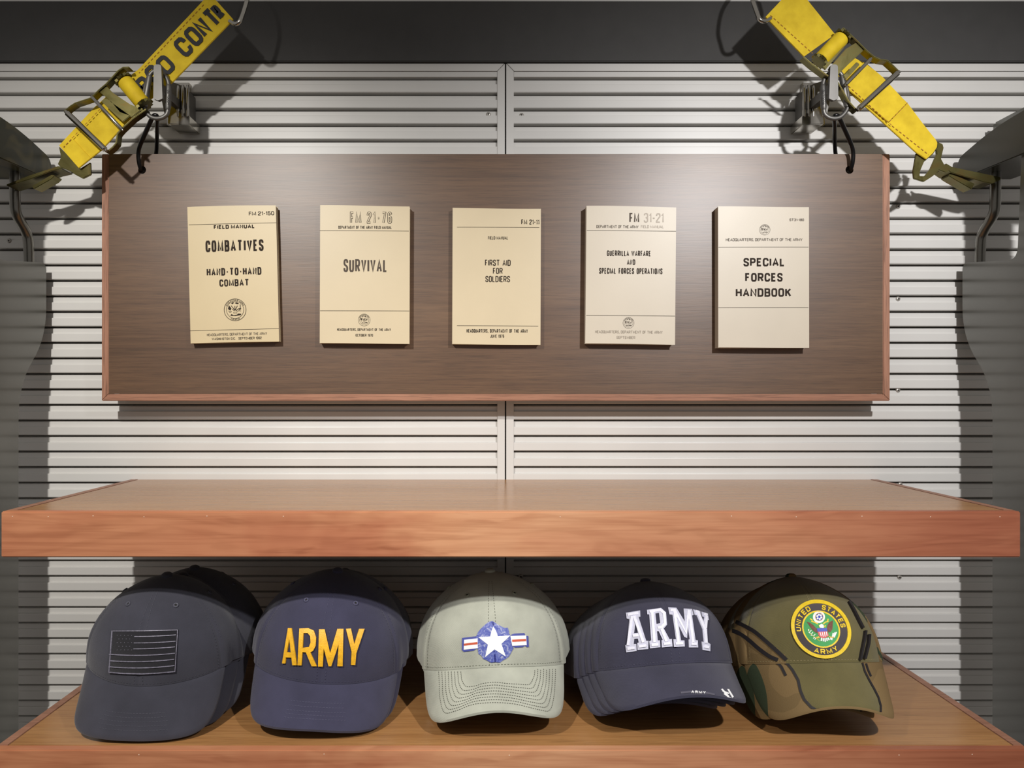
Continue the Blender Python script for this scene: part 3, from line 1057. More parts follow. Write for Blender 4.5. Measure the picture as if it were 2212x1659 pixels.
def hanger(s, side):
    X = (lambda x: x) if s > 0 else (lambda x: 2142 - x)
    P = lambda x, y, D: at(X(x), y, D)
    # wall hook
    base = P(1765, 225, DW)
    root = thing('wall_hook', 'chrome wall hook with a grey spring tongue, at the %s end of the board' % side, 'hook', base)
    m = MB()
    sheet(m, [(X(1733), 178), (X(1782), 178), (X(1782), 270), (X(1733), 270)], 1.192, 0.0075, base)
    m.build('back_plate', M['chrome'], root, bevel=0.001)
    m = MB()
    sheet(m, rounded([(X(1741), 188, 5), (X(1788), 170, 5), (X(1796), 200, 5), (X(1786), 250, 5), (X(1741), 262, 5)]), 1.152, 0.04, base)
    m.build('hook_body', M['gunmetal'], root, bevel=0.0015)
    for x in (1737, 1747, 1757):
        m = MB()
        m.tube([P(x, 186, 1.155) - base, P(x, 192, 1.150) - base, P(x, 252, 1.150) - base, P(x, 262, 1.155) - base], 0.0026, 10)
        m.build('rib', M['chrome'], root, smooth=True)
    m = MB()
    sheet(m, [(X(1733), 250), (X(1778), 226), (X(1780), 268), (X(1733), 270)], 1.148, 0.045, base)
    m.build('wedge_plate', M['chrome'], root, bevel=0.001)
    m = MB()
    sheet(m, rounded([(X(1794), 139, 7), (X(1810), 139, 7), (X(1811), 213, 2), (X(1801), 217, 2), (X(1791), 213, 2)]), 1.076, 0.006, base)
    sheet(m, rounded([(X(1795), 176, 2), (X(1808), 176, 2), (X(1808), 196, 2), (X(1795), 196, 2)]), 1.080, 0.075, base)
    m.build('spring_tongue', M['gunmetal'], root, bevel=0.0012)
    # grey carabiner
    base = P(1804, 205, 1.088)
    g = thing('carabiner', 'grey oval carabiner hanging on the %s wall hook' % side, 'carabiner', base)
    loop = [(1787, 163), (1780, 173), (1777, 192), (1779, 238), (1786, 251), (1800, 256), (1815, 253), (1827, 241), (1832, 226), (1831, 206), (1824, 176), (1817, 161), (1809, 154), (1797, 155)]
    m = MB()
    m.tube(smooth_path([P(x, y, 1.090) - base for x, y in loop], 5, True), 0.0031, 12, True)
    m.build('body', M['gunmetal'], g, smooth=True)
    m = MB()
    m.tube([P(1778, 183, 1.089) - base, P(1777.5, 188, 1.089) - base, P(1779, 232, 1.089) - base, P(1780, 237, 1.089) - base], 0.004, 12, radii=[0.003, 0.0042, 0.0042, 0.003])
    m.build('spine', M['gunmetal'], g, smooth=True)
    m = MB()
    m.tube([P(1817, 164, 1.089) - base, P(1819, 168, 1.089) - base, P(1829, 226, 1.089) - base, P(1829, 231, 1.089) - base], 0.004, 12, radii=[0.0032, 0.0042, 0.0044, 0.0032])
    m.build('gate', M['gunmetal'], g, smooth=True)
    vs, fs = gothic2d('OUTDOOR', 32, 4.5, 0.8)
    m = MB()
    cx, cy = X(1778.5), 210
    m.add([at(cx + y, cy + x, 1.0846) - base for x, y in vs], fs)
    m.build('engraved_lettering', M['black_metal'], g)
    # black carabiner through the hole of the board
    base = P(1805, 250, 1.09)
    k = thing('carabiner', 'black carabiner through the %s hole of the walnut board' % side, 'carabiner', base)
    path = [(1805, 249, 1.090), (1811, 251, 1.092), (1819, 266, 1.102), (1829, 288, 1.116), (1838, 310, 1.130), (1843, 328, 1.136), (1842, 350, 1.140), (1838, 365, 1.146),
            (1835, 367.5, 1.155), (1834, 367.5, 1.170), (1828, 362, 1.178), (1812, 350, 1.179), (1805, 332, 1.175), (1803, 300, 1.150), (1803, 270, 1.115), (1802, 254, 1.096)]
    pts = smooth_path([P(x, y, D) - base for x, y, D in path], 5, True)
    m = MB()
    m.tube(pts, 0.0030, 12, True)
    m.build('body', M['black_metal'], k, smooth=True)
    m = MB()
    m.tube([P(1812, 252, 1.0905) - base, P(1836, 305, 1.124) - base, P(1838, 310, 1.1275) - base], 0.0032, 12)
    m.build('gate', M['black_metal'], k, smooth=True)


hanger(-1, 'left')
hanger(1, 'right')


# ---------------------------------------------------------------- caps
PV = math.radians(64)
PHI_S = [math.radians(a) for a in (-180, -120, -60, 0, 60, 120, 180)]


def crown_pt(phi, h, SH):
    a, b_, H, L, be, A = SH[:6]
    c = np.cos(phi)
    n = 2.25 + 0.45 * c
    rho = np.clip(1 - h ** n, 0, 1) ** 0.62
    bb = np.where(c > 0, b_, b_ * 1.05)
    t = np.clip((np.abs(phi) - 1.12) / 0.62, 0, 1)
    t = t * t * (3 - 2 * t)
    return np.stack([a * rho * np.sin(phi), -bb * rho * c, H * h - A * np.sin(phi) ** 2 * (1 - t) * (1 - h) ** 2], -1)


def visor_pt(u, v, SH):
    a, b_, H, L, be, A, kA, wf = SH
    phi = u * PV
    xi, yi = a * np.sin(phi), -b_ * np.cos(phi)
    ye, W = -b_ * math.cos(PV), a * math.sin(PV)
    s = u * math.pi / 2
    cs = np.clip(np.cos(s), 0, 1)
    xo = W * np.sign(s) * np.abs(np.sin(s)) ** 0.8 * (1 + (wf - 1) * cs ** .5)
    yo = ye - (b_ + L + ye) * cs ** 0.5
    x, y = xi + v * (xo - xi), yi + v * (yo - yi)
    f = np.maximum(yi - y, 0)
    z = -A * (x / a) ** 2 * (1 + kA * f) - math.tan(be) * f
    return np.stack([x, y, z], -1)


def pose_matrix(q):
    cy, sy, cp, sp, cr, sr = math.cos(q[3]), math.sin(q[3]), math.cos(q[4]), math.sin(q[4]), math.cos(q[5]), math.sin(q[5])
    return np.array([[cy, -sy, 0], [sy, cy, 0], [0, 0, 1]]) @ np.array([[1, 0, 0], [0, cp, -sp], [0, sp, cp]]) @ np.array([[cr, 0, sr], [0, 1, 0], [-sr, 0, cr]])


class Cap:
    """surface maths of one cap: pose q and shape SH"""

    def __init__(self, par):
        self.q, self.SH = par[:6], par[6:]
        self.Rm = pose_matrix(self.q)

    def proj(self, P):
        W = P @ self.Rm.T + np.array(self.q[:3])
        return np.stack([CX + F * W[..., 0] / W[..., 1], CY - F * W[..., 2] / W[..., 1]], -1)

    def find(self, px, fn, g0, g1, n0, n1):
        """surface parameters of the spot where a mark of the photograph lies on the cloth"""
        px = np.asarray(px, float)
        A, B = np.meshgrid(np.linspace(*g0, n0), np.linspace(*g1, n1), indexing='ij')
        A, B = A.ravel(), B.ravel()
        P, N = self.surf(fn, A, B)
        W = P @ self.Rm.T + np.array(self.q[:3])
        if fn is crown_pt:                       # only cloth that faces the viewer carries visible marks
            front = ((N @ self.Rm.T) * W).sum(1) < -0.01
            A, B = A[front], B[front]
        G = self.proj(fn(A, B, self.SH))
        i = np.array([((G - p) ** 2).sum(1).argmin() for p in px])
        a, c = A[i].copy(), B[i].copy()
        for _ in range(12):
            p0 = self.proj(fn(a, c, self.SH))
            Ja = (self.proj(fn(a + 1e-4, c, self.SH)) - p0) / 1e-4
            Jc = (self.proj(fn(a, c + 1e-4, self.SH)) - p0) / 1e-4
            r = px - p0
            det = Ja[:, 0] * Jc[:, 1] - Ja[:, 1] * Jc[:, 0]
            det = np.where(np.abs(det) < 1e-3, 1e-3, det)
            da = (r[:, 0] * Jc[:, 1] - r[:, 1] * Jc[:, 0]) / det
            dc = (Ja[:, 0] * r[:, 1] - Ja[:, 1] * r[:, 0]) / det
            a = np.clip(a + np.clip(da, -0.08, 0.08), *g0)
            c = np.clip(c + np.clip(dc, -0.08, 0.08), *g1)
        return a, c

    def crown_at(self, px):
        return self.find(px, crown_pt, (-1.75, 1.75), (0.005, 0.97), 110, 50)

    def visor_at(self, px):
        return self.find(px, visor_pt, (-0.98, 0.98), (0.0, 1.0), 80, 30)

    def surf(self, fn, a, c):
        """point and outward unit normal"""
        P = fn(a, c, self.SH)
        da = fn(a + 1e-4, c, self.SH) - P
        dc = fn(a, c + 1e-4, self.SH) - P
        N = np.cross(da, dc)
        N /= np.maximum(np.linalg.norm(N, axis=-1, keepdims=True), 1e-12)
        return P, N


def refine2d(shape, step):
    """cut a flat shape along a grid so that it can follow the curved cloth"""
    bm = bmesh.new()
    vs = [bm.verts.new((x, y, 0)) for x, y in shape[0]]
    for f in shape[1]:
        try:
            bm.faces.new([vs[i] for i in f])
        except ValueError:
            pass
    xs, ys = [v[0] for v in shape[0]], [v[1] for v in shape[0]]
    for ax, lo, hi in ((0, min(xs), max(xs)), (1, min(ys), max(ys))):
        k = lo + step
        while k < hi:
            co = (k, 0, 0) if ax == 0 else (0, k, 0)
            no = (1, 0, 0) if ax == 0 else (0, 1, 0)
            bmesh.ops.bisect_plane(bm, geom=bm.verts[:] + bm.edges[:] + bm.faces[:], plane_co=co, plane_no=no, dist=1e-6)
            k += step
    bmesh.ops.triangulate(bm, faces=[f for f in bm.faces if len(f.verts) > 4])
    bm.verts.index_update()
    V = [(v.co.x, v.co.y) for v in bm.verts]
    Fs = [tuple(v.index for v in f.verts) for f in bm.faces]
    B = [(e.verts[0].index, e.verts[1].index) for e in bm.edges if len(e.link_faces) == 1]
    bm.free()
    return V, Fs, B


def applique(cap, name, shapes, parent, mats, hi, to_px=lambda p: p, step=7.0, on='crown', lo=0.0002, smooth=False):
    """raised flat shapes laid on the cloth; shapes: (2D shape, material index, height)"""
    m = MB()
    for shape, mi, h in shapes:
        V, Fs, B = refine2d((
            [to_px(p) for p in shape[0]], shape[1]), step)
        if not V:
            continue
        if on == 'crown':
            a, c = cap.crown_at(V)
            P, N = cap.surf(crown_pt, a, c)
        else:
            a, c = cap.visor_at(V)
            P, N = cap.surf(visor_pt, a, c)
            N = np.where(N[:, 2:3] < 0, -N, N)
        up = (hi + h + np.array(lifts(Fs, len(V))))[:, None]
        n = len(V)
        m.add(list(P + N * up) + list(P + N * lo), Fs + [(x, y, y + n, x + n) for x, y in B], mi)
    return m.build(name, parent=parent, mats=mats, smooth=smooth)


def cap_thread(cap, name, lines, parent, mt, w=0.0008, dash=0.0026, gap=0.0014, off=0.0003):
    """dashed sewing thread along 3D lines with normals: lines of (P, N) arrays"""
    m = MB()
    for P, N in lines:
        seg = np.linalg.norm(np.diff(P, axis=0), axis=1)
        s = np.concatenate([[0], np.cumsum(seg)])
        t = 0.0
        while t + dash < s[-1]:
            def q(d):
                return np.array([np.interp(d, s, P[:, k]) for k in range(3)]), np.array([np.interp(d, s, N[:, k]) for k in range(3)])
            a, na = q(t)
            c, nc = q(t + dash)
            mid, nm = q(t + dash / 2)
            d = (c - a) / max(np.linalg.norm(c - a), 1e-9)
            side = np.cross(na, d) * w / 2
            m.add([a + na * off - side, a + na * off + side, mid + nm * (off + w * 0.5) + side * 0.6, mid + nm * (off + w * 0.5) - side * 0.6, c + nc * off - side, c + nc * off + side],
                  [(0, 1, 2, 3), (3, 2, 5, 4)])
            t += dash + gap
    return tag(m.build(name, mt, parent), kind='stuff')


def make_cap(par, label, mats, group, crown_mat=None, visor_mat=None, button=True, eyelets=True):
    cap = Cap(par)
    SH = cap.SH
    a_, b_, H = SH[0], SH[1], SH[2]
    root = thing('baseball_cap', label, 'cap', (par[0], par[1], par[2] + ZB), group)
    root.rotation_mode = 'YXZ'
    root.rotation_euler = (par[4], par[5], par[3])
    # six sewn crown panels
    NR, NP = (60, 60) if crown_mat else (18, 18)
    inner = (a_ - 0.0017, b_ - 0.0017, H - 0.0017) + tuple(SH[3:])
    for g in range(6):
        p0, p1 = PHI_S[g], PHI_S[g + 1]
        m = MB()
        grid = []
        phis = [p0 + (p1 - p0) * (1 - math.cos(math.pi * i / NP)) / 2 for i in range(NP + 1)]
        for j in range(NR + 1):
            tau = (j / NR) * (math.pi / 2 - 0.03)
            row = []
            for ph in phis:
                n = 2.25 + 0.45 * math.cos(ph)
                h = math.sin(tau) ** (2 / n)
                e = min(ph - p0, p1 - ph)
                groove = 1 - 0.011 * math.exp(-(e / 0.022) ** 2) * math.cos(tau) * min(1, h / 0.12)
                fold = 0.0022 * math.sin(ph * 17 + 1.3 + h * 2) * max(0, 1 - h * 1.3) * min(1, max(0, (abs(ph) - 0.95) / 0.3))
                P = crown_pt(np.float64(ph), np.float64(h), SH)
                Q = crown_pt(np.float64(ph), np.float64(h), inner)
                k = groove + fold / max(a_, 1e-3)
                row.append(((P[0] * k, P[1] * k, P[2]), (Q[0] * k * 0.995, Q[1] * k * 0.995, Q[2]), ph, h))
            grid.append(row)
        vs = [c[0] for r in grid for c in r] + [c[1] for r in grid for c in r]
        off = (NR + 1) * (NP + 1)
        ix = lambda j, i: j * (NP + 1) + i
        for j in range(NR):
            for i in range(NP):
                mi = crown_mat(grid[j][i][2] + (phis[min(i + 1, NP)] - phis[i]) / 2, grid[j][i][3]) if crown_mat else 0
                m.f.append((ix(j, i), ix(j, i + 1), ix(j + 1, i + 1), ix(j + 1, i)))
                m.mi.append(mi)
                m.f.append((off + ix(j, i), off + ix(j + 1, i), off + ix(j + 1, i + 1), off + ix(j, i + 1)))
                m.mi.append(0)
        for i in range(NP):
            m.f.append((ix(0, i), off + ix(0, i), off + ix(0, i + 1), ix(0, i + 1)))
            m.mi.append(0)
        m.v = vs
        m.build('crown_panel', parent=root, mats=mats['crown'], smooth=True, angle=60)
    # visor
    NU, NV = 48, 14
    m = MB()
    u = np.linspace(-0.999, 0.999, NU + 1)
    vv = np.linspace(-0.03, 1, NV + 1)
    U, V = np.meshgrid(u, vv, indexing='ij')
    Pt = visor_pt(U, V, SH).reshape(-1, 3)
    Pb = Pt + np.array([0, 0.0006, -0.0030])
    # soften the outer rim
    n = (NU + 1) * (NV + 1)
    m.v = [tuple(p) for p in Pt] + [tuple(p) for p in Pb]
    ix = lambda i, j: i * (NV + 1) + j
    for i in range(NU):
        for j in range(NV):
            mi = visor_mat((u[i] + u[i + 1]) / 2, (vv[j] + vv[j + 1]) / 2) if visor_mat else 0
            m.f.append((ix(i, j), ix(i + 1, j), ix(i + 1, j + 1), ix(i, j + 1)))
            m.mi.append(mi)
            m.f.append((n + ix(i, j), n + ix(i, j + 1), n + ix(i + 1, j + 1), n + ix(i + 1, j)))
            m.mi.append(0)
        m.f.append((ix(i, NV), ix(i + 1, NV), n + ix(i + 1, NV), n + ix(i, NV)))
        m.mi.append(0)
    m.build('visor', parent=root, mats=mats['visor'], smooth=True, angle=50)
    # top button
    if button:
        m = MB()
        seg = 16
        top = (0, 0, H - 0.0012)
        vs = [(0, 0, H + 0.0042)]
        for r, z in ((0.0045, 0.0036), (0.0068, 0.0018), (0.0074, -0.0012)):
            vs += [(r * math.cos(2 * math.pi * i / seg), r * math.sin(2 * math.pi * i / seg), H + z) for i in range(seg)]
        fs = [(0, 1 + i, 1 + (i + 1) % seg) for i in range(seg)]
        for k in range(2):
            fs += [(1 + k * seg + i, 1 + k * seg + (i + 1) % seg, 1 + (k + 1) * seg + (i + 1) % seg, 1 + (k + 1) * seg + i) for i in range(seg)]
        m.add(vs, fs)
        m.build('button', mats['crown'][0], root, smooth=True)
    # sewn eyelets
    if eyelets:
        for deg in (-150, -90, -30, 30, 90, 150):
            ph, h = np.array([math.radians(deg)]), np.array([0.80])
            P, N = cap.surf(crown_pt, ph, h)
            P, N = Vector(P[0]), Vector(N[0])
            x = N.orthogonal().normalized()
            y = N.cross(x)
            m = MB()
            m.tube([P + N * 0.0006 + (x * math.cos(t) + y * math.sin(t)) * 0.0024 for t in [2 * math.pi * i / 16 for i in range(16)]], 0.0011, 6, True)
            o = m.build('eyelet', mats['eyelet'], root, smooth=True)
            q = MB()
            q.add([P + N * 0.0006 + (x * math.cos(2 * math.pi * i / 10) + y * math.sin(2 * math.pi * i / 10)) * 0.0016 for i in range(10)], [tuple(range(10))])
            q.build('eyelet_hole', M['seam'], o)
    # seam stitching on the front of the crown and the brow line
    lines = []
    for deg, o in ((0, 0.05), (0, -0.05), (60, 0.05), (60, -0.05), (-60, 0.05), (-60, -0.05)):
        h = np.linspace(0.02, 0.93, 60)
        ph = np.full(60, math.radians(deg) + o)
        lines.append(cap.surf(crown_pt, ph, h))
    ph = np.linspace(-1.15, 1.15, 120)
    lines.append(cap.surf(crown_pt, ph, np.full(120, 0.03)))
    cap_thread(cap, 'seam_stitching', lines, root, mats['thread'], 0.0006, 0.0022, 0.0018, 0.0002)
    return cap, root


def visor_rows(cap, root, rows, umax, mt, w=0.0006):
    lines = []
    for v in rows:
        u = np.linspace(-umax, umax, 80)
        P, N = cap.surf(visor_pt, u, np.full(80, v))
        N = np.where(N[:, 2:3] < 0, -N, N)
        lines.append((P, N))
    cap_thread(cap, 'visor_stitching', lines, root, mt, w, 0.0024, 0.0014, 0.0002)


def low_point(par, dz=0.0):
    c = Cap(par)
    u, v = np.meshgrid(np.linspace(-1, 1, 41), np.linspace(0, 1, 15))
    P = visor_pt(u.ravel(), v.ravel(), c.SH) + np.array([0, 0.0006, -0.003])
    W = P @ c.Rm.T + np.array(c.q[:3])
    return W[:, 2].min()


SHELF = ZS2 - ZB


def nest(par, root, shift, scale, label, skip=()):
    """one more cap of the same kind tucked under the front one: copies of the cap and of all its parts"""
    r = root.copy()
    COL.objects.link(r)
    r['label'] = label
    r.scale = (scale,) * 3
    q = list(par)
    q[0] += shift[0]
    q[1] += shift[1]
    q[2] += shift[2]
    low = low_point(q[:6] + [q[6] * scale, q[7] * scale, q[8] * scale, q[9] * scale, q[10], q[11] * scale, q[12] / scale, q[13]])
    if low < SHELF + 0.0006:
        q[2] += SHELF + 0.0006 - low
    r.location = (q[0], q[1], q[2] + ZB)
    for ch in root.children:
        if ch.name.split('.')[0] in skip:
            continue
        c = ch.copy()
        COL.objects.link(c)
        c.parent = r
        for g in ch.children:
            d = g.copy()
            COL.objects.link(d)
            d.parent = c
    return r


def capmats(name, col, under=None, eyelet=None, thread=None):
    f = fabric(name + '_twill', col)
    u = fabric(name + '_visor_twill', under or col)
    e = plain(name + '_eyelet_thread', eyelet or tuple(min(1, c * 1.6 + 0.01) for c in col[:3]) + (1,), 0.6)
    t = plain(name + '_thread', thread or tuple(c * 1.5 + 0.004 for c in col[:3]) + (1,), 0.7)
    return dict(crown=[f], visor=[u], eyelet=e, thread=t)


PAR = {
    1: [-0.4186, 0.9773, -0.3465, -0.0049, 0.1117, 0.0278, 0.0978, 0.0845, 0.1071, 0.0263, 1.0995, -0.0063, 11.4564, 0.9564],
    2: [-0.2091, 1.0057, -0.3480, 0.0601, 0.1292, 0.0871, 0.1027, 0.0954, 0.1085, 0.0389, 0.7453, 0.0072, 22.9716, 0.8912],
    3: [0.0094, 1.0095, -0.3465, 0.0020, -0.0529, -0.0403, 0.1018, 0.0931, 0.0999, 0.0504, 0.5896, 0.0189, 28.7517, 0.8587],
    4: [0.2264, 1.0032, -0.3596, 0.0552, -0.2682, -0.0364, 0.0996, 0.1047, 0.0994, 0.0396, 0.6639, 0.0114, 34.2905, 0.9046],
    5: [0.4248, 1.0003, -0.3535, -0.1138, -0.2383, -0.0598, 0.0950, 0.1090, 0.1004, 0.0281, 1.0100, 0.0090, 62.0, 0.7705],
}
for k in PAR:   # the front visors may touch the shelf, not sink into it
    lo_ = low_point(PAR[k])
    if lo_ < SHELF + 0.0006:
        PAR[k][2] += SHELF + 0.0006 - lo_

# cap 1: charcoal with a black flag patch
mc = capmats('charcoal', rgb(56, 56, 66))
cap, r1 = make_cap(PAR[1], 'charcoal cap with a black flag patch, leftmost front cap on the lower shelf', mc, 'charcoal flag caps')
Z5 = lambda p: (220 + p[0] / 12.289, 1340 + p[1] / 12.289)
M['patch'] = fabric('black_patch_cloth', rgb(28, 27, 33), 0.8)
M['patch_rib'] = plain('embroidery_sheen', rgb(128, 125, 140), 0.45, 0, 0.6, 0.3, 300, 0.4, 900)  # grey paints in the sheen of light on raised black thread
base = poly2d([(290, 262), (1150, 275), (2030, 240), (1950, 1370), (1500, 1410), (1080, 1435), (600, 1420), (200, 1370)])
ribs = []
for a, c, sag in (((885, 430), (1965, 388), 12), ((870, 598), (1960, 553), 12), ((860, 752), (1945, 700), 12), ((225, 893), (1940, 866), 40), ((230, 1062), (1920, 1025), 40), ((215, 1220), (1930, 1188), 45)):
    ribs.append([(a[0] + (c[0] - a[0]) * t, a[1] + (c[1] - a[1]) * t + sag * 4 * t * (1 - t)) for t in [i / 12 for i in range(13)]])
border = [[(300, 290), (1150, 285), (2010, 262), (1940, 1345), (1500, 1385), (1080, 1408), (600, 1395), (222, 1365), (300, 290)]]
applique(cap, 'flag_patch', [(base, 0, 0)], r1, [M['patch']], 0.0012, Z5, 8)
applique(cap, 'flag_stripes', [(stroke2d([ln], 20), 0, 2e-5 * i) for i, ln in enumerate(ribs)] + [(stroke2d(border, 18), 0, 0.0002)], r1, [M['patch_rib']], 0.0020, Z5, 8)
dots = [disc2d(430 + 95 * i + (45 if j % 2 else 0), 400 + 95 * j, 8, 5) for i in range(5) for j in range(5) if 430 + 95 * i + (45 if j % 2 else 0) < 840]
applique(cap, 'flag_stars', [(merge2d(*dots), 0, 0)], r1, [M['patch_rib']], 0.0015, Z5, 20)
visor_rows(cap, r1, [0.52, 0.60, 0.68, 0.76, 0.84], 0.30, mc['thread'])
nest(PAR[1], r1, (0.009, 0.028, -0.004), 0.975, 'charcoal cap tucked directly behind the flag patch cap, second in the left stack')
nest(PAR[1], r1, (0.016, 0.050, 0.000), 0.975, 'charcoal cap at the back of the left stack, third behind the flag patch cap')

# cap 2: navy with gold ARMY
mc = capmats('navy', rgb(56, 55, 76))
cap, r2 = make_cap(PAR[2], 'navy cap with gold ARMY lettering, between the flag cap and the green cap', mc, 'navy caps with gold lettering')
M['gold'] = plain('gold_embroidery', rgb(236, 178, 34), 0.4, 0, 0.6, 0.14, 200, 0.5, 1200)
Z2 = lambda p: (520 + p[0] / 3.607, 1180 + p[1] / 3.607)
GA = [[(375, 640), (402, 640), (442, 922), (408, 922), (402, 864), (358, 862), (353, 910), (330, 908)], [(365, 824), (397, 826), (386, 722)]]
GR = [[(462, 643), (530, 640), (572, 658), (590, 710), (586, 775), (567, 812), (545, 824), (594, 930), (556, 930), (512, 824), (485, 822), (478, 924), (448, 922)], [(493, 678), (487, 790), (535, 784), (548, 750), (545, 700), (525, 677)]]
GM = [[(612, 648), (655, 648), (697, 830), (752, 645), (799, 645), (793, 930), (752, 930), (762, 762), (706, 930), (685, 930), (648, 792), (641, 932), (605, 932)]]
GY = [[(818, 645), (856, 643), (882, 762), (919, 645), (960, 645), (897, 830), (889, 920), (857, 920), (862, 822)]]
sh = [(poly2d(x), 0, 0) for x in (GA, GR, GM, GY)]
for x in sh:
    applique(cap, 'gold_letter', [x], r2, [M['gold']], 0.0022, Z2, 6)
visor_rows(cap, r2, [0.42, 0.52, 0.62, 0.70, 0.78], 0.26, mc['thread'])
nest(PAR[2], r2, (0.006, 0.024, -0.004), 0.975, 'navy cap tucked directly behind the gold ARMY cap')

# cap 3: sage green with the star roundel
mc = capmats('sage', rgb(170, 172, 158), None, rgb(150, 152, 134), rgb(96, 98, 84))
mc['visor'] = [mc['crown'][0]]
cap, r3 = make_cap(PAR[3], 'sage green cap with a white star roundel, middle of the lower shelf', mc, 'sage star caps')
Z3 = lambda p: (980 + p[0] / 12.289, 1330 + p[1] / 12.289)
N = Nodes('worn_blue_print')
f = N.noise(N.coord((1, 1, 1)), 160, 4, 0.6, 1.5)
c = N.ramp(f, [(0.4, rgb(66, 78, 158)), (0.56, rgb(104, 114, 178)), (0.66, rgb(168, 172, 196))])
M['blue_print'] = N.set(c, 0.6)
M['navy_print'] = plain('navy_print', rgb(22, 30, 112), 0.6)
M['white_print'] = plain('white_print', rgb(240, 240, 240), 0.55, 0, 0.4, 0.02)
M['red_print'] = plain('red_print', rgb(196, 84, 54), 0.6)
blob = [(845, 235), (940, 160), (1040, 150), (1150, 225), (1250, 280), (1360, 330), (1430, 320), (1460, 400), (1470, 480), (1540, 560), (1530, 760), (1590, 850), (1540, 940), (1510, 1000), (1460, 1080), (1400, 1130),
        (1290, 1190), (1230, 1240), (1100, 1230), (990, 1240), (880, 1180), (790, 1140), (730, 1050), (660, 1010), (640, 860), (640, 700), (600, 560), (640, 450), (730, 340)]
star = [(1050, 290), (1120, 400), (1150, 480), (1170, 545), (1500, 525), (1265, 745), (1380, 1080), (1085, 890), (835, 1095), (910, 765), (660, 570), (970, 550), (985, 480), (1010, 390)]
sh = [(poly2d(blob), 0, 0),
      (poly2d([(230, 590), (600, 545), (660, 560), (660, 870), (590, 880), (540, 925), (270, 955), (225, 910)]), 4, -0.00005),
      (poly2d([(1530, 500), (1610, 475), (1870, 460), (1900, 530), (1975, 540), (1990, 830), (1930, 835), (1900, 790), (1830, 835), (1620, 845), (1560, 790)]), 4, -0.00005),
      (poly2d([(285, 640), (640, 600), (645, 860), (275, 900)]), 2, 0.0003), (poly2d([(1500, 540), (1915, 525), (1930, 780), (1550, 795)]), 2, 0.0003),
      (poly2d([(280, 740), (635, 695), (640, 755), (285, 795)]), 3, 0.0005), (poly2d([(1545, 635), (1910, 615), (1915, 675), (1550, 695)]), 3, 0.0005),
      (poly2d(star), 2, 0.0004),
      (stroke2d([[(1040, 175), (1058, 260)], [(1075, 930), (1080, 945)], [(1090, 1020), (1103, 1220)]], 34), 1, 0.0003)]
M['blue_bar'] = plain('blue_bar_print', rgb(66, 74, 150), 0.6)
applique(cap, 'printed_star_roundel', sh, r3, [M['blue_print'], M['navy_print'], M['white_print'], M['red_print'], M['blue_bar']], 0.0008, Z3, 8)
# rows of stitching in nested U shapes on the visor
Q3 = lambda x, y: (900 + x / 3.16, 1158 + y / 3.16)
lines = []
for i in range(8):
    xl, xr = 152 + 21.5 * i, 944 - 20 * i
    path = [(xl, 925), (xl + 3, 1000 - 6 * i), (xl + 8, 1105 - 17 * i), (xl + 38, 1203 - 25 * i), (xl + 110, 1196 - 25 * i), (530 - (xr - xl) * 0.18, 1150 - 20 * i), (530, 1138 - 20 * i), (530 + (xr - xl) * 0.18, 1148 - 20 * i),
            (xr - 110, 1186 - 25 * i), (xr - 36, 1188 - 25 * i), (xr - 7, 1085 - 17 * i), (xr, 985 - 6 * i), (xr + 2, 905)]
    px = [Q3(p.x, p.y) for p in smooth_path([(x, y, 0) for x, y in path], 8)]
    u, v = cap.visor_at(px)
    P, Nn = cap.surf(visor_pt, u, v)
    keep = np.hypot(*(cap.proj(P) - np.array(px)).T) < 2.5
    P, Nn = P[keep], Nn[keep]
    Nn = np.where(Nn[:, 2:3] < 0, -Nn, Nn)
    lines.append((P, Nn))
M['dark_stitch'] = plain('dark_green_thread', rgb(62, 62, 52), 0.8)
cap_thread(cap, 'visor_stitching', lines, r3, M['dark_stitch'], 0.0009, 0.0017, 0.0012, 0.0002)
nest(PAR[3], r3, (-0.002, 0.016, -0.008), 0.975, 'sage cap tucked directly under the star roundel cap, second in the middle stack', ('printed_star_roundel', 'visor_stitching'))
nest(PAR[3], r3, (-0.004, 0.032, -0.016), 0.97, 'sage cap at the bottom of the middle stack', ('printed_star_roundel', 'visor_stitching'))

# cap 4: navy with white slab ARMY
mc = capmats('dark_navy', rgb(54, 53, 70))
cap, r4 = make_cap(PAR[4], 'dark navy cap with white slab ARMY lettering, topmost of its stack', mc, 'dark navy caps with white lettering', eyelets=False)
Z4 = lambda p: (1340 + p[0] / 6.143, 1290 + p[1] / 6.143)
M['white_thread'] = plain('white_embroidery', rgb(232, 232, 244), 0.5, 0, 0.4, 0.05, 200, 0.5, 1200)
M['grey_outline'] = plain('grey_outline_thread', rgb(196, 196, 212), 0.55, 0, 0.4, 0.08, 200, 0.5, 1200)
LA = [[(80, 215), (265, 185), (268, 265), (245, 270), (345, 580), (375, 580), (372, 690), (232, 700), (228, 610), (248, 603), (236, 552), (188, 556), (180, 622), (215, 622), (220, 715), (85, 732), (72, 640), (92, 632), (125, 300), (90, 290)], [(205, 345), (184, 482), (236, 476)]]
LR = [[(355, 178), (540, 152), (605, 210), (618, 370), (575, 420), (650, 560), (680, 555), (690, 655), (550, 668), (545, 575), (562, 568), (508, 455), (486, 456), (497, 575), (525, 575), (530, 665), (395, 680), (385, 585), (410, 575), (385, 235), (360, 235)], [(465, 222), (480, 362), (528, 350), (512, 214)]]
LM = [[(632, 145), (740, 150), (850, 330), (835, 160), (945, 165), (965, 245), (945, 250), (990, 570), (1020, 575), (1025, 668), (905, 668), (900, 565), (915, 560), (890, 400), (880, 545), (845, 530), (770, 380), (800, 575), (845, 575), (850, 655), (708, 662), (700, 560), (735, 560), (690, 240), (650, 235)]]
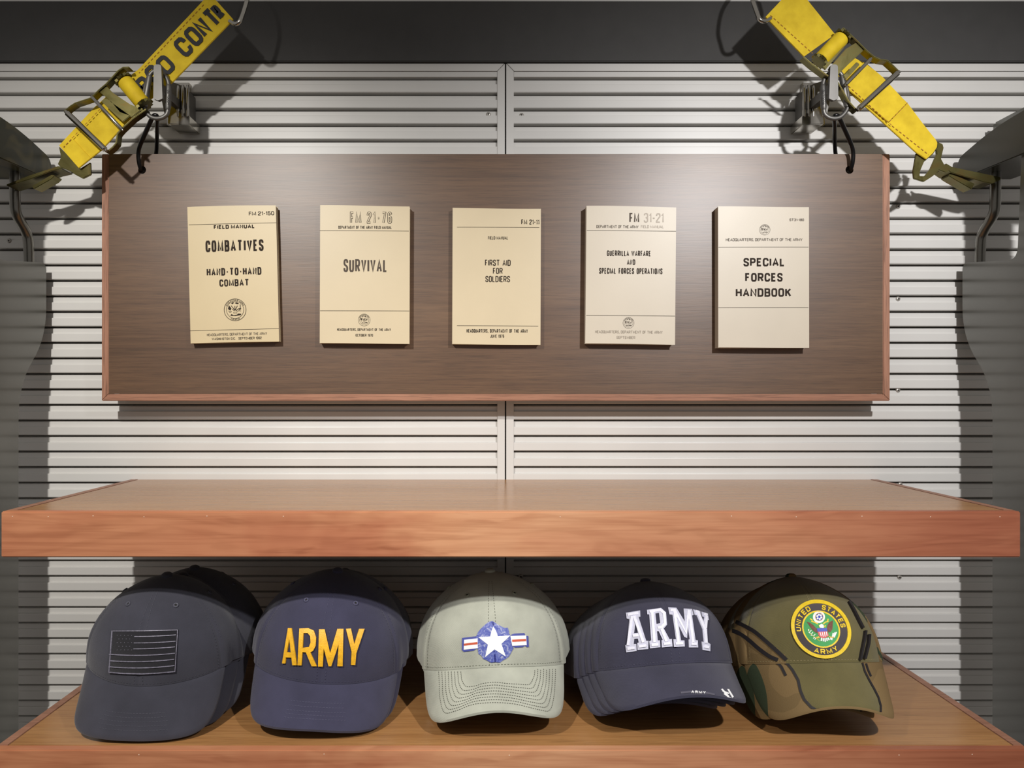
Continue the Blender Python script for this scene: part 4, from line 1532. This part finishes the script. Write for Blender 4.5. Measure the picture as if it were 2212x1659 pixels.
LY = [[(960, 170), (1054, 196), (1060, 250), (1050, 255), (1092, 335), (1106, 270), (1082, 262), (1068, 200), (1150, 225), (1168, 310), (1148, 310), (1140, 400), (1150, 600), (1185, 625), (1183, 718), (1085, 700), (1072, 590), (1100, 600), (1085, 430), (1010, 250), (980, 240)]]
for x in (LA, LR, LM, LY):
    applique(cap, 'white_letter', [(poly2d(x), 0, 0)], r4, [M['grey_outline']], 0.0014, Z4, 7)
inner = [[[(110, 245), (245, 222)], [(165, 262), (110, 640)], [(190, 262), (310, 600)], [(175, 515), (250, 510)], [(105, 685), (195, 672)], [(255, 655), (350, 642)]],
         [[(390, 205), (530, 182), (580, 225), (590, 360), (548, 405), (500, 412)], [(425, 215), (455, 600)], [(545, 425), (610, 590)], [(415, 635), (505, 628)], [(575, 622), (660, 612)]],
         [[(660, 185), (715, 185), (865, 480), (895, 200), (925, 205)], [(715, 200), (765, 600)], [(905, 210), (955, 600)], [(730, 618), (825, 612)], [(930, 620), (1000, 622)]],
         [[(985, 200), (1030, 212)], [(1095, 235), (1140, 250)], [(1020, 215), (1110, 440), (1125, 610)], [(1128, 260), (1115, 420)], [(1100, 655), (1160, 665)]]]
for x in inner:
    applique(cap, 'letter_face', [(stroke2d([ln], 34), 0, 5e-5 * i) for i, ln in enumerate(x)], r4, [M['white_thread']], 0.0024, Z4, 7)
# woven label on the brim edge, small zigzag mark on its corner
M['label'] = plain('black_woven_label', rgb(88, 86, 98), 0.6)
applique(cap, 'brim_label', [(stroke2d([[(800, 1272), (930, 1260), (1040, 1262), (1150, 1276), (1255, 1300)]], 24), 0, 0)], r4, [M['label']], 0.0008, Z4, 12, 'visor')
tv, tf = gothic2d('ARMY', 190, 30, 7, 14)
applique(cap, 'brim_lettering', [(([(1036 + x, 1262 - y + (x + 104) * 0.06) for x, y in tv], tf), 0, 0)], r4, [M['white_print']], 0.0013, Z4, 12, 'visor')
for sl in ([(1335, 1224), (1354, 1218), (1442, 1316), (1425, 1331)], [(1416, 1222), (1440, 1224), (1502, 1326), (1484, 1338)], [(1368, 1286), (1388, 1276), (1520, 1391), (1504, 1404)], [(1350, 1236), (1442, 1274), (1436, 1290), (1352, 1252)]):
    applique(cap, 'brim_mark', [(poly2d(sl), 0, 0)], r4, [M['white_print']], 0.0006, Z4, 12, 'visor')
sk = ('white_letter', 'letter_face', 'brim_lettering', 'brim_mark', 'brim_label')
nest(PAR[4], r4, (-0.008, 0.010, -0.007), 0.985, 'dark navy cap directly under the white ARMY cap, second in its stack', sk)
nest(PAR[4], r4, (-0.015, 0.020, -0.014), 0.980, 'dark navy cap third from the top of the white ARMY stack', sk)
nest(PAR[4], r4, (-0.022, 0.030, -0.021), 0.975, 'dark navy cap at the bottom of the white ARMY stack', sk)

# cap 5: olive and camouflage with the round patch
N, c = camo('woodland_camouflage', [rgb(122, 100, 66), rgb(112, 92, 60), rgb(52, 62, 44), rgb(78, 58, 42)], 7)
N.bump(N.noise(N.coord((1, 1, 1)), 900, 2), 0.4, 0.0005)
M['camo'] = N.set(c, 0.85, 0, 0.25)
M['olive_cloth'] = fabric('olive_twill', rgb(100, 92, 56))
M['piping'] = plain('black_piping', rgb(32, 28, 30), 0.5)
mc = dict(crown=[M['camo'], M['olive_cloth']], visor=[M['camo'], M['olive_cloth']], eyelet=M['olive_cloth'], thread=plain('pale_thread', rgb(150, 136, 96), 0.7))
C5 = lambda p: (1540 + p[0] / 3.7705, 1180 + p[1] / 3.7705)
c5 = Cap(PAR[5])
lowline = c5.crown_at([C5(p) for p in ((240, 650), (330, 700), (430, 770), (520, 850), (590, 915))])
o_ = np.argsort(lowline[0])
LX, LYY = lowline[0][o_], lowline[1][o_]
vs_ = c5.visor_at([C5(p) for p in ((610, 950), (690, 1080), (725, 1210), (790, 1300), (860, 1350))])
vr_ = c5.visor_at([C5(p) for p in ((1215, 950), (1260, 1060), (1330, 1200), (1365, 1310), (1365, 1345))])


def c5_crown(ph, h):
    if ph > math.radians(52) or ph < math.radians(-75):
        return 0
    if ph < LX[-1] and h < np.interp(ph, LX, LYY):
        return 0
    return 1


def c5_visor(u, v):
    ul = np.interp(v, np.sort(vs_[1]), vs_[0][np.argsort(vs_[1])])
    ur = np.interp(v, np.sort(vr_[1]), vr_[0][np.argsort(vr_[1])])
    return 1 if ul < u < ur else 0


cap, r5 = make_cap(PAR[5], 'olive and camouflage cap with a round yellow-edged patch, rightmost on the lower shelf', mc, 'olive patch caps', c5_crown, c5_visor, eyelets=False)
pip = [[(190, 615), (260, 650), (340, 695), (430, 770), (520, 850), (600, 925)], [(115, 680), (200, 700), (290, 760), (370, 830), (460, 895), (530, 925)]]
pip_r = [[(1232, 690), (1222, 760), (1206, 840), (1190, 925)], [(1262, 720), (1256, 790), (1242, 850), (1226, 915)], [(1100, 455), (1136, 520), (1176, 600), (1212, 670)]]
for ln in pip:
    applique(cap, 'crown_piping', [(stroke2d([[tuple(v)[:2] for v in smooth_path([(x, y, 0) for x, y in ln], 4)]], 30), 0, 0)], r5, [M['piping']], 0.0010, C5, 10)
for ln in pip_r:
    applique(cap, 'crown_piping', [(stroke2d([ln], 15), 0, 0)], r5, [M['piping']], 0.0034, C5, 10)
vp = [[(590, 935), (650, 1010), (695, 1090), (715, 1180), (745, 1250), (800, 1310), (865, 1350)], [(520, 935), (560, 985), (595, 1055)]]
vp2 = [[(1215, 950), (1235, 1020), (1270, 1090), (1310, 1160), (1345, 1230), (1365, 1300), (1365, 1350)], [(1245, 955), (1260, 1005), (1285, 1060)]]
for ln, w_ in [(x, 22) for x in vp] + [(x, 14) for x in vp2]:
    applique(cap, 'visor_piping', [(stroke2d([ln], w_), 0, 0)], r5, [M['piping']], 0.0008, C5, 10, 'visor')

# the round patch: outer yellow rim, dark ring with lettering, green field with the eagle
M['p_yellow'] = plain('yellow_embroidery', rgb(238, 204, 48), 0.45, 0, 0.5, 0.1, 200, 0.5, 1200)
M['p_dark'] = fabric('dark_patch_ring', rgb(78, 72, 74), 0.6)
M['p_green'] = fabric('green_patch_field', rgb(82, 164, 98), 0.6)
M['p_white'] = plain('white_patch_thread', rgb(238, 238, 234), 0.5, 0, 0.4, 0.06, 400)
M['p_brown'] = plain('brown_patch_thread', rgb(112, 66, 48), 0.6, 0, 0.4, 0.25, 500)
M['p_blue'] = plain('blue_patch_thread', rgb(52, 66, 178), 0.55)
M['p_red'] = plain('red_patch_thread', rgb(206, 74, 76), 0.55)
M['p_gold'] = plain('gold_patch_thread', rgb(214, 176, 44), 0.5)
PM = [M['p_yellow'], M['p_dark'], M['p_green'], M['p_white'], M['p_brown'], M['p_blue'], M['p_red'], M['p_gold']]
ZP = lambda p: (1680 + p[0] / 11.06, 1280 + p[1] / 11.06)
UC = lambda p: ZP((1028 + 683 * p[0] - 165 * p[1], 885 - 60 * p[0] - 687 * p[1]))   # unit circle of the patch
patch = [(disc2d(0, 0, 1.0, 64), 1, 0.0), (ring2d(0, 0, 0.885, 1.0, 64), 0, 0.0008), (disc2d(0, 0, 0.62, 48), 2, 0.0003), (ring2d(0, 0, 0.585, 0.635, 48), 0, 0.0006),
         (arc_text('UNITED', 0, 0, 0.76, 0.17, -92, -14, 0.2, wfac=0.76), 0, 0.0007), (arc_text('STATES', 0, 0, 0.76, 0.17, 14, 92, 0.2, wfac=0.76), 0, 0.0007),
         (arc_text('ARMY', 0, 0, 0.76, 0.18, 212, 148, 0.2, flip=True, wfac=0.78), 0, 0.0007)]
applique(cap, 'round_patch', patch, r5, PM, 0.0012, UC, 6)
eagle = [
    (disc2d(978, 600, 142, 28), 3, 0.0), (disc2d(985, 600, 96, 20), 7, 0.0001), (disc2d(985, 600, 84, 18), 5, 0.0002),
    (merge2d(*[disc2d(985 + 50 * math.cos(k), 600 + 50 * math.sin(k), 24, 8) for k in (0.3, 1.35, 2.4, 3.45, 4.5, 5.5)]), 3, 0.0003),
    (stroke2d([[(800, 700), (880, 725), (955, 765)], [(1200, 705), (1130, 720), (1075, 765)], [(770, 640), (830, 680)], [(1190, 645), (1180, 700)], [(985, 790), (1000, 840)], [(1125, 790), (1110, 840)]], 26), 0, 0.0001),
    (poly2d([(690, 710), (760, 730), (850, 790), (900, 850), (940, 890), (945, 975), (880, 950), (820, 890), (760, 810)]), 4, 0.0),
    (poly2d([(1305, 680), (1300, 760), (1295, 880), (1250, 950), (1200, 960), (1160, 870), (1170, 800), (1220, 720)]), 4, 0.0),
    (poly2d([(990, 790), (1040, 758), (1085, 790), (1095, 850), (1060, 860), (1000, 850)]), 3, 0.0002),
    (poly2d([(930, 865), (1165, 862), (1172, 935), (945, 945)]), 5, 0.0002),
    (poly2d([(950, 945), (1172, 935), (1205, 1030), (1150, 1080), (1080, 1095), (1010, 1075), (965, 1020)]), 6, 0.0001),
    (stroke2d([[(1000, 955), (1030, 1050)], [(1050, 955), (1078, 1060)], [(1100, 950), (1122, 1060)], [(1145, 945), (1165, 1040)]], 18), 3, 0.0003),
    (stroke2d([[(1040, 1085), (1030, 1160)], [(1075, 1095), (1080, 1170)], [(1115, 1095), (1125, 1180)], [(1155, 1090), (1170, 1160)], [(1190, 1085), (1215, 1140)]], 30), 3, 0.0002),
    (stroke2d([[(750, 880), (740, 940), (800, 1010), (900, 1090), (1000, 1165)]], 9), 0, 0.0),
    (merge2d(*[stroke2d([[(x, y), (x + dx, y + dy)]], 17) for x, y, dx, dy in ((745, 930, -20, -45), (760, 950, 40, -40), (780, 980, -40, -20), (800, 1000, 35, -45), (830, 1030, -45, -5), (850, 1045, 40, -45), (880, 1075, -40, 25), (900, 1090, -20, 40))]), 3, 0.0001),
    (stroke2d([[(1290, 1070), (1310, 970)], [(1310, 1080), (1350, 960)], [(1330, 1080), (1385, 950)], [(1240, 1110), (1290, 1130)], [(1240, 1100), (1300, 1090)]], 28), 3, 0.0001),
    (poly2d([(1190, 1040), (1260, 1060), (1330, 1060), (1320, 1090), (1240, 1085)]), 7, 0.0002), (poly2d([(900, 1070), (975, 1050), (1000, 1090), (930, 1100)]), 7, 0.0002)]
applique(cap, 'patch_eagle', [(s_, mi, h_) for s_, mi, h_ in eagle], r5, PM, 0.0018, ZP, 8)
nest(PAR[5], r5, (-0.008, 0.024, -0.012), 0.975, 'camouflage cap tucked directly under the round patch cap', ('round_patch', 'patch_eagle', 'crown_piping'))
